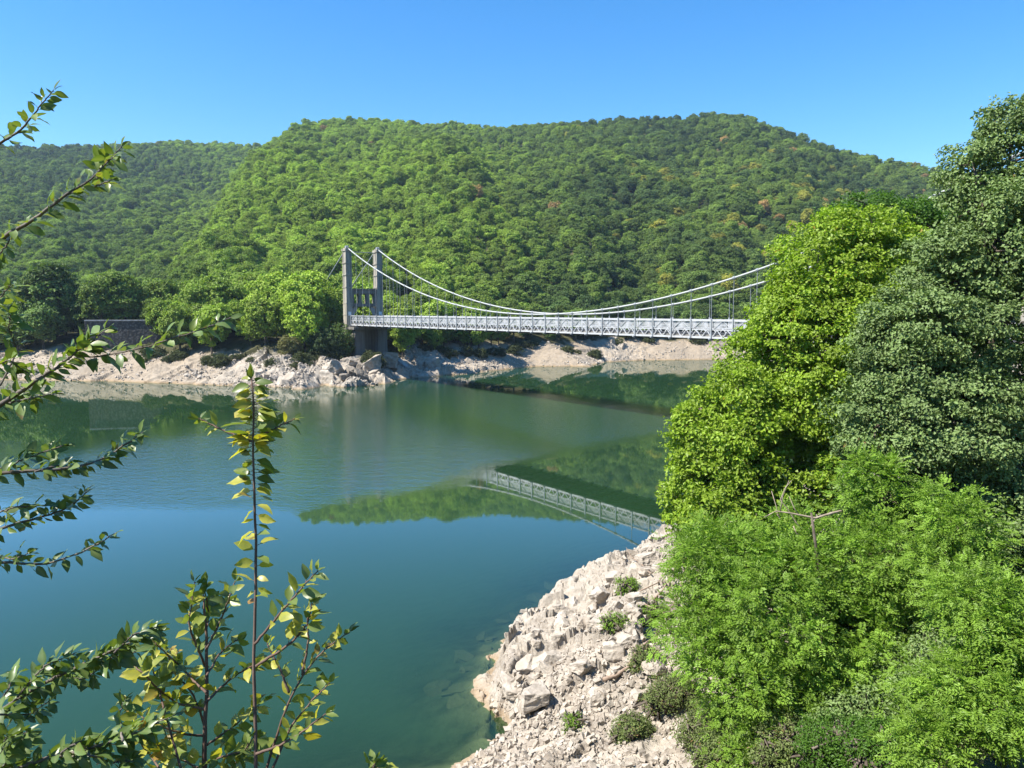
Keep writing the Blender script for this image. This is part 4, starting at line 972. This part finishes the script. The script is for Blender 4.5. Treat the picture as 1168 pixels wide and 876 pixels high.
class Twigs:
    def __init__(s, seed, k=1.15): s.k = k; s.R = np.random.default_rng(seed); s.m = MB(); s.P = []; s.D = []; s.N = []; s.L = []; s.v = []
    def curve(s, pts, n=24):
        pts = np.array(pts, float); t = np.linspace(0, 1, len(pts)); tt = np.linspace(0, 1, n)
        c = np.stack([np.interp(tt, t, pts[:, i]) for i in range(3)], -1)
        for _ in range(3): c[1:-1] = (c[:-2]+2*c[1:-1]+c[2:])/4
        j = s.R.normal(size=c.shape)*.0009; j[0] = j[-1] = 0; return c+j
    def leaf(s, p, d, L, v=None, nrm=None):
        R = s.R; stem = unit(d)*L*.16; s.m.tube([p, p+stem*.5, p+stem], [.0012, .001, .0008], 4)
        L = L*s.k; s.P.append(p+stem); s.D.append(d); s.N.append(unit(np.array([-.25, -.35, 1.0])+R.normal(size=3)*.62) if nrm is None else nrm); s.L.append(L); s.v.append(R.uniform() if v is None else v)
    def shoot(s, pts, r0, r1, n_leaf, L, t0=.1, vr=(0, 1), spread=1.0, tip=3):
        R = s.R; c = s.curve(pts); s.m.tube(c, np.linspace(r0, r1, len(c)), 6); tg = np.gradient(c, axis=0)
        for k in range(n_leaf):
            t = t0+(1-t0)*(k+R.uniform(-.3, .3))/n_leaf; t = min(max(t, 0), 1); i = t*(len(c)-1); a = int(i); a = min(a, len(c)-2); p = c[a]+(c[a+1]-c[a])*(i-a); g = unit(tg[a])
            ang = k*2.4+R.uniform(-.5, .5); e1 = unit(np.cross(g, [.1, .2, 1.0]) if abs(g[2]) < .9 else np.cross(g, [1.0, .1, 0])); e2 = np.cross(g, e1)
            d = unit((e1*cos(ang)+e2*sin(ang)*.7)*spread+g*.55+np.array([0, 0, -.05])); s.leaf(p, d, L*R.uniform(.65, 1.15)*(1 if t < .85 else .8), R.uniform(*vr))
        for k in range(tip): s.leaf(c[-1], unit(unit(tg[-1])+R.normal(size=3)*.5), L*R.uniform(.5, .8), R.uniform(vr[0], vr[0]+.5*(vr[1]-vr[0])))
        return c
    def finish(s, parent, lm, bm_, wr=.5, names=('stem', 'leaves')):
        a = s.m.build(names[0], bm_, None, True); L = np.array(s.L)
        vv, Q, T, va, mid = fine_leaves(np.array(s.P), np.array(s.D), np.array(s.N), L, L*wr*s.R.uniform(.85, 1.15, len(L)), np.array(s.v), s.R)
        b = obj(names[1], mesh_np(names[1], vv, [Q, T], True, {'v': va, 'mid': mid}), lm); off = Vector(parent.location)
        for o in (a, b): o.data.transform(__import__('mathutils').Matrix.Translation(-off))
        a.parent = parent; b.parent = a if names[0] == 'branch' else parent
D = 2.05
sx = at(290, 876, D); root = np.array([sx[0]+.01, sx[1]+.05, h1(sx[0], sx[1]+.05)-.03])
sap = empty('sapling', root); tag(sap, 'tall slender sapling with yellow-green and rusty leaves in the foreground', 'sapling')
T_ = Twigs(11, 1.02); pt = lambda x, y, d=D: at(x, y, d)
T_.shoot([root, pt(292, 960), pt(291, 876), pt(292, 800), pt(289, 740), pt(291, 690), pt(293, 620), pt(290, 560), pt(287, 510), pt(291, 470), pt(287, 434)], .0058, .002, 0, .06, tip=4)
for (y0, y1, n_, L, vr) in [(690, 560, 22, .052, (.3, 1.0)), (560, 500, 22, .055, (.1, .85)), (510, 458, 34, .062, (.2, .9)), (462, 430, 20, .045, (.1, .95))]:
    for k in range(n_):
        y = y0+(y1-y0)*(k+.5)/n_; x = np.interp(y, [434, 470, 510, 560, 620, 690], [287, 291, 287, 290, 293, 291]); ang = T_.R.uniform(-.9, .9)+(0 if k % 2 else pi)
        d = np.array([cos(ang), sin(ang)*.9, T_.R.uniform(-.5, .6)]); T_.leaf(pt(x, y), unit(d), L*T_.R.uniform(.65, 1.15), T_.R.uniform(*vr))
T_.shoot([pt(290, 505), pt(262, 494), pt(240, 484), pt(228, 478)], .003, .0015, 7, .038, .4, (0, .6)); T_.shoot([pt(290, 500), pt(315, 488), pt(335, 478)], .003, .0015, 8, .038, .3, (0, .9))
G = [  # side shoots of the lower part: points, leaves, size, value range
    ([(290, 735), (315, 705), (340, 675), (362, 652)], 13, .048, (.1, .8), 2.0), ([(292, 760), (330, 735), (350, 715), (355, 690)], 12, .05, (.1, .9), 2.0),
    ([(300, 890), (325, 810), (345, 770), (372, 738), (398, 722)], 17, .045, (.05, .95), 2.15), ([(310, 880), (330, 830), (355, 800), (375, 780)], 12, .045, (.1, .85), 2.1), ([(330, 790), (318, 760), (305, 735)], 7, .04, (.2, .8), 2.1),
    ([(345, 770), (352, 730), (350, 700)], 5, .035, (.3, 1.0), 2.15), ([(292, 860), (320, 850), (345, 835), (370, 815)], 8, .05, (.2, .9), 2.0)]
for pts, n_, L, vr, d_ in G: T_.shoot([pt(x, y, d_) for x, y in pts], .004, .0015, int(n_*1.6), L, .25, vr)
T_.finish(sap, M_sap, M_twig, .5)
# second, shorter sapling behind to the left
sx = at(236, 890, 2.2); root2 = np.array([sx[0], sx[1]+.1, h1(sx[0], sx[1]+.1)-.03]); sap2 = empty('sapling', root2); tag(sap2, 'shorter bushy sapling with browning leaves left of the tall slender one', 'sapling'); U = Twigs(12); d2 = 2.2
U.shoot([root2, pt(234, 900, d2), pt(233, 850, d2), pt(236, 780, d2), pt(235, 720, d2), pt(232, 680, d2)], .009, .0025, 0, .05)
for pts, n_, L, vr in [([(235, 720), (238, 700), (233, 670)], 12, .045, (0, .7)), ([(234, 760), (215, 715), (222, 665)], 16, .045, (0, .8)), ([(236, 740), (255, 700), (268, 664)], 13, .042, (0, .6)), ([(235, 790), (205, 760), (178, 735)], 14, .045, (.1, .95)), ([(235, 810), (195, 800), (160, 765), (150, 758)], 18, .045, (.2, 1.0)),
    ([(234, 840), (200, 835), (165, 820), (145, 800)], 20, .046, (.2, 1.0)), ([(236, 800), (262, 775), (285, 760), (300, 755)], 12, .042, (.1, .9)), ([(236, 850), (265, 830), (300, 800)], 18, .048, (.2, .9)), ([(234, 870), (265, 860), (310, 850)], 16, .05, (.1, .85)), ([(234, 880), (205, 865), (180, 850)], 16, .05, (.2, 1.0)),
    ([(210, 890), (185, 800), (175, 770), (172, 745)], 16, .045, (.1, .9)), ([(200, 900), (170, 860), (150, 835)], 12, .045, (.2, 1.0)), ([(250, 900), (262, 880), (290, 840)], 14, .05, (.1, .7)), ([(234, 830), (220, 790), (196, 765), (190, 740)], 16, .044, (.1, 1.0)), ([(236, 770), (250, 745), (270, 730)], 10, .044, (.1, .9))]:
    U.shoot([pt(x, y, d2+U.R.uniform(-.12, .15)) for x, y in pts], .0038, .0014, int(n_*1.55), L, .12, vr)
U.finish(sap2, M_sap, M_twig, .56)
# leafy tree whose trunk stands just outside the left edge; its branches reach in
tx, ty = -2.75, 1.9; tb = np.array([tx, ty, h1(tx, ty)-.1]); lt = empty('leafy_tree', tb); tag(lt, 'green-leaved tree whose branches reach in from the left edge', 'tree')
m = MB(); tk = [tb, tb+[.03, .0, 1.0], tb+[.0, .04, 2.0], tb+[-.05, .0, 3.2], tb+[-.1, 0, 4.2]]; m.tube(tk, [.09, .075, .06, .04, .02], 10); o = m.build('trunk', M_twig2, None, True); o.data.transform(__import__('mathutils').Matrix.Translation(-Vector(tb))); o.parent = lt
def on_trunk(z): z = min(max(z, tb[2]+.2), tb[2]+4.0); return np.array([tx-.02, ty+.01, z])
BR = [ # main points, distance, leaves, leaf size, value range, radius, side shoots
    ([(-40, 190), (0, 163), (25, 148), (42, 125), (60, 104)], 2.4, 22, .050, (.1, .85), .005, []),
    ([(-60, 320), (0, 272), (40, 250), (75, 222), (105, 205), (138, 168)], 2.2, 34, .048, (.25, .9), .007, [([(75, 222), (110, 212), (128, 205)], 8), ([(110, 205), (118, 185), (132, 178)], 12), ([(20, 262), (0, 290), (-20, 296)], 8)]),
    ([(-60, 500), (0, 462), (45, 432), (78, 410), (100, 385)], 2.1, 34, .052, (.3, .9), .009, [([(70, 415), (95, 395), (122, 375)], 15), ([(85, 408), (125, 405), (165, 396), (225, 378), (268, 360)], 26), ([(0, 462), (30, 455), (60, 450)], 12), ([(0, 440), (20, 400), (10, 375), (12, 360)], 18), ([(-10, 420), (10, 410), (30, 425)], 12), ([(-20, 380), (0, 340), (12, 325)], 14)]),
    ([(-60, 560), (0, 538), (60, 537), (110, 528), (142, 508), (162, 494)], 2.1, 40, .044, (0, .6), .006, [([(-10, 540), (30, 522), (72, 508)], 20), ([(40, 538), (70, 530), (90, 535)], 6)]),
    ([(-60, 630), (0, 602), (40, 592), (78, 580), (98, 562)], 2.15, 30, .042, (0, .5), .005, [([(-20, 590), (20, 578), (60, 576)], 14)]),
    ([(-60, 650), (0, 640), (50, 645), (95, 630), (132, 608)], 2.15, 26, .042, (0, .55), .005, [([(-20, 630), (15, 638), (30, 632)], 8)]),
    ([(-90, 850), (-20, 825), (30, 790), (80, 765), (130, 740), (178, 722)], 2.0, 90, .044, (0, .6), .008, [([(20, 795), (50, 760), (85, 745)], 22), ([(60, 772), (95, 775), (118, 760)], 20), ([(100, 755), (130, 750), (160, 742)], 20), ([(-20, 830), (10, 785), (20, 765)], 18), ([(0, 815), (35, 815), (55, 800)], 18), ([(130, 745), (150, 725), (176, 716)], 14)]),
    ([(-90, 930), (-20, 890), (40, 868), (100, 855), (150, 838), (200, 815)], 1.9, 80, .046, (0, .65), .008, [([(0, 880), (20, 850), (30, 835)], 22), ([(60, 865), (90, 845), (110, 850)], 14), ([(-30, 890), (0, 860), (8, 840)], 20), ([(-20, 900), (40, 890), (90, 880)], 34), ([(20, 890), (60, 875), (85, 862)], 24), ([(100, 860), (130, 870), (150, 868)], 12), ([(140, 845), (135, 815), (142, 800)], 8)])]
for i, (pts, dd, n_, L, vr, r0, sides) in enumerate(BR):
    B = Twigs(30+i, .98); p = [pt(x, y, dd+.06*math.sin(k*1.3+i)) for k, (x, y) in enumerate(pts)]
    st = on_trunk(p[0][2]-.35); c = B.curve([st, (st+p[0])/2+[0, 0, .02], p[0]]); B.m.tube(c, np.linspace(r0*1.8, r0, len(c)), 6)
    B.shoot(p, r0, .0015, int(n_*1.6), L, .10, vr)
    for sp, m_ in sides: B.shoot([pt(x, y, dd+B.R.uniform(-.1, .1)) for x, y in sp], .003, .0012, int(m_*1.6), L, .08, vr)
    B.finish(lt, M_elm, M_twig2, .5, ('branch', 'leaves'))
B = Twigs(77); B.leaf(pt(425, 880), unit(np.array([.8, 0, .5])), .04, .4); B.leaf(pt(430, 876), unit(np.array([1, 0, .1])), .045, .5); B.shoot([np.array([*at(425, 920, 2.05)[:2], h1(*at(425, 920, 2.05)[:2])-.02]), pt(420, 890), pt(427, 872)], .004, .0015, 8, .04, .7, (.1, .6))
rt = at(425, 920, 2.05); s3 = empty('seedling', (rt[0], rt[1], h1(rt[0], rt[1])-.02)); tag(s3, 'tip of a small seedling at the bottom edge, right of the saplings', 'seedling'); B.finish(s3, M_sap, M_twig)

# ------------------------------------------------------------------ the air over the lake
hb = MB(); hb.box((0, 300, 120), (4700, 0, 0), (0, 5000, 0), (0, 0, 142))
t = NT('thin_blue_air'); vp = t.n('ShaderNodeVolumePrincipled'); vp.inputs['Color'].default_value = (.62, .80, 1, 1); vp.inputs['Density'].default_value = .00012; vp.inputs['Anisotropy'].default_value = .2
t.l(vp.outputs[0], t.out.inputs['Volume']); tag(hb.build('haze', t.m), 'thin bluish haze over the lake and hills', 'haze', kind='stuff')

# scrub crowding the foot of the tower
for k, (px, py, dep, r_, tn, lab) in enumerate([(372, 392, 152, 3.2, (.09, .13, .05), 'dark rounded shrub left of the tower foot'), (392, 398, 149, 2.2, (.26, .28, .07), 'yellow-green bush in front of the tower foot'), (408, 402, 148, 1.8, (.24, .26, .07), 'yellow-green bush just right of its twin before the tower foot'), (386, 378, 156, 3.0, (.13, .19, .05), 'leafy shrub against the left tower leg'), (350, 385, 153, 3.4, (.12, .18, .05), 'broad shrub at the headland edge above the leaning slabs'), (330, 392, 151, 2.0, (.2, .19, .08), 'dry brownish shrub at the headland edge')]):
    p = pick(px, 403, 5); gz = p[2]; r_ *= .95; e = empty('shrub', (p[0], p[1], gz-.2)); tag(e, lab, 'shrub')
    H_ = r_*1.5+(403-py)*.08
    cm, _, _ = crown_mesh('crown', 900+k, [(0, 0, H_*.55, r_, r_, H_*.48), (r_*.6, .3, H_*.35, r_*.6, r_*.6, H_*.35), (-r_*.6, 0, H_*.35, r_*.6, r_*.6, H_*.35)], 170, 18, .5, .3, .22, interior=.3); c = obj('crown', cm, M_fleaf, e); c['tint'] = list(tn)
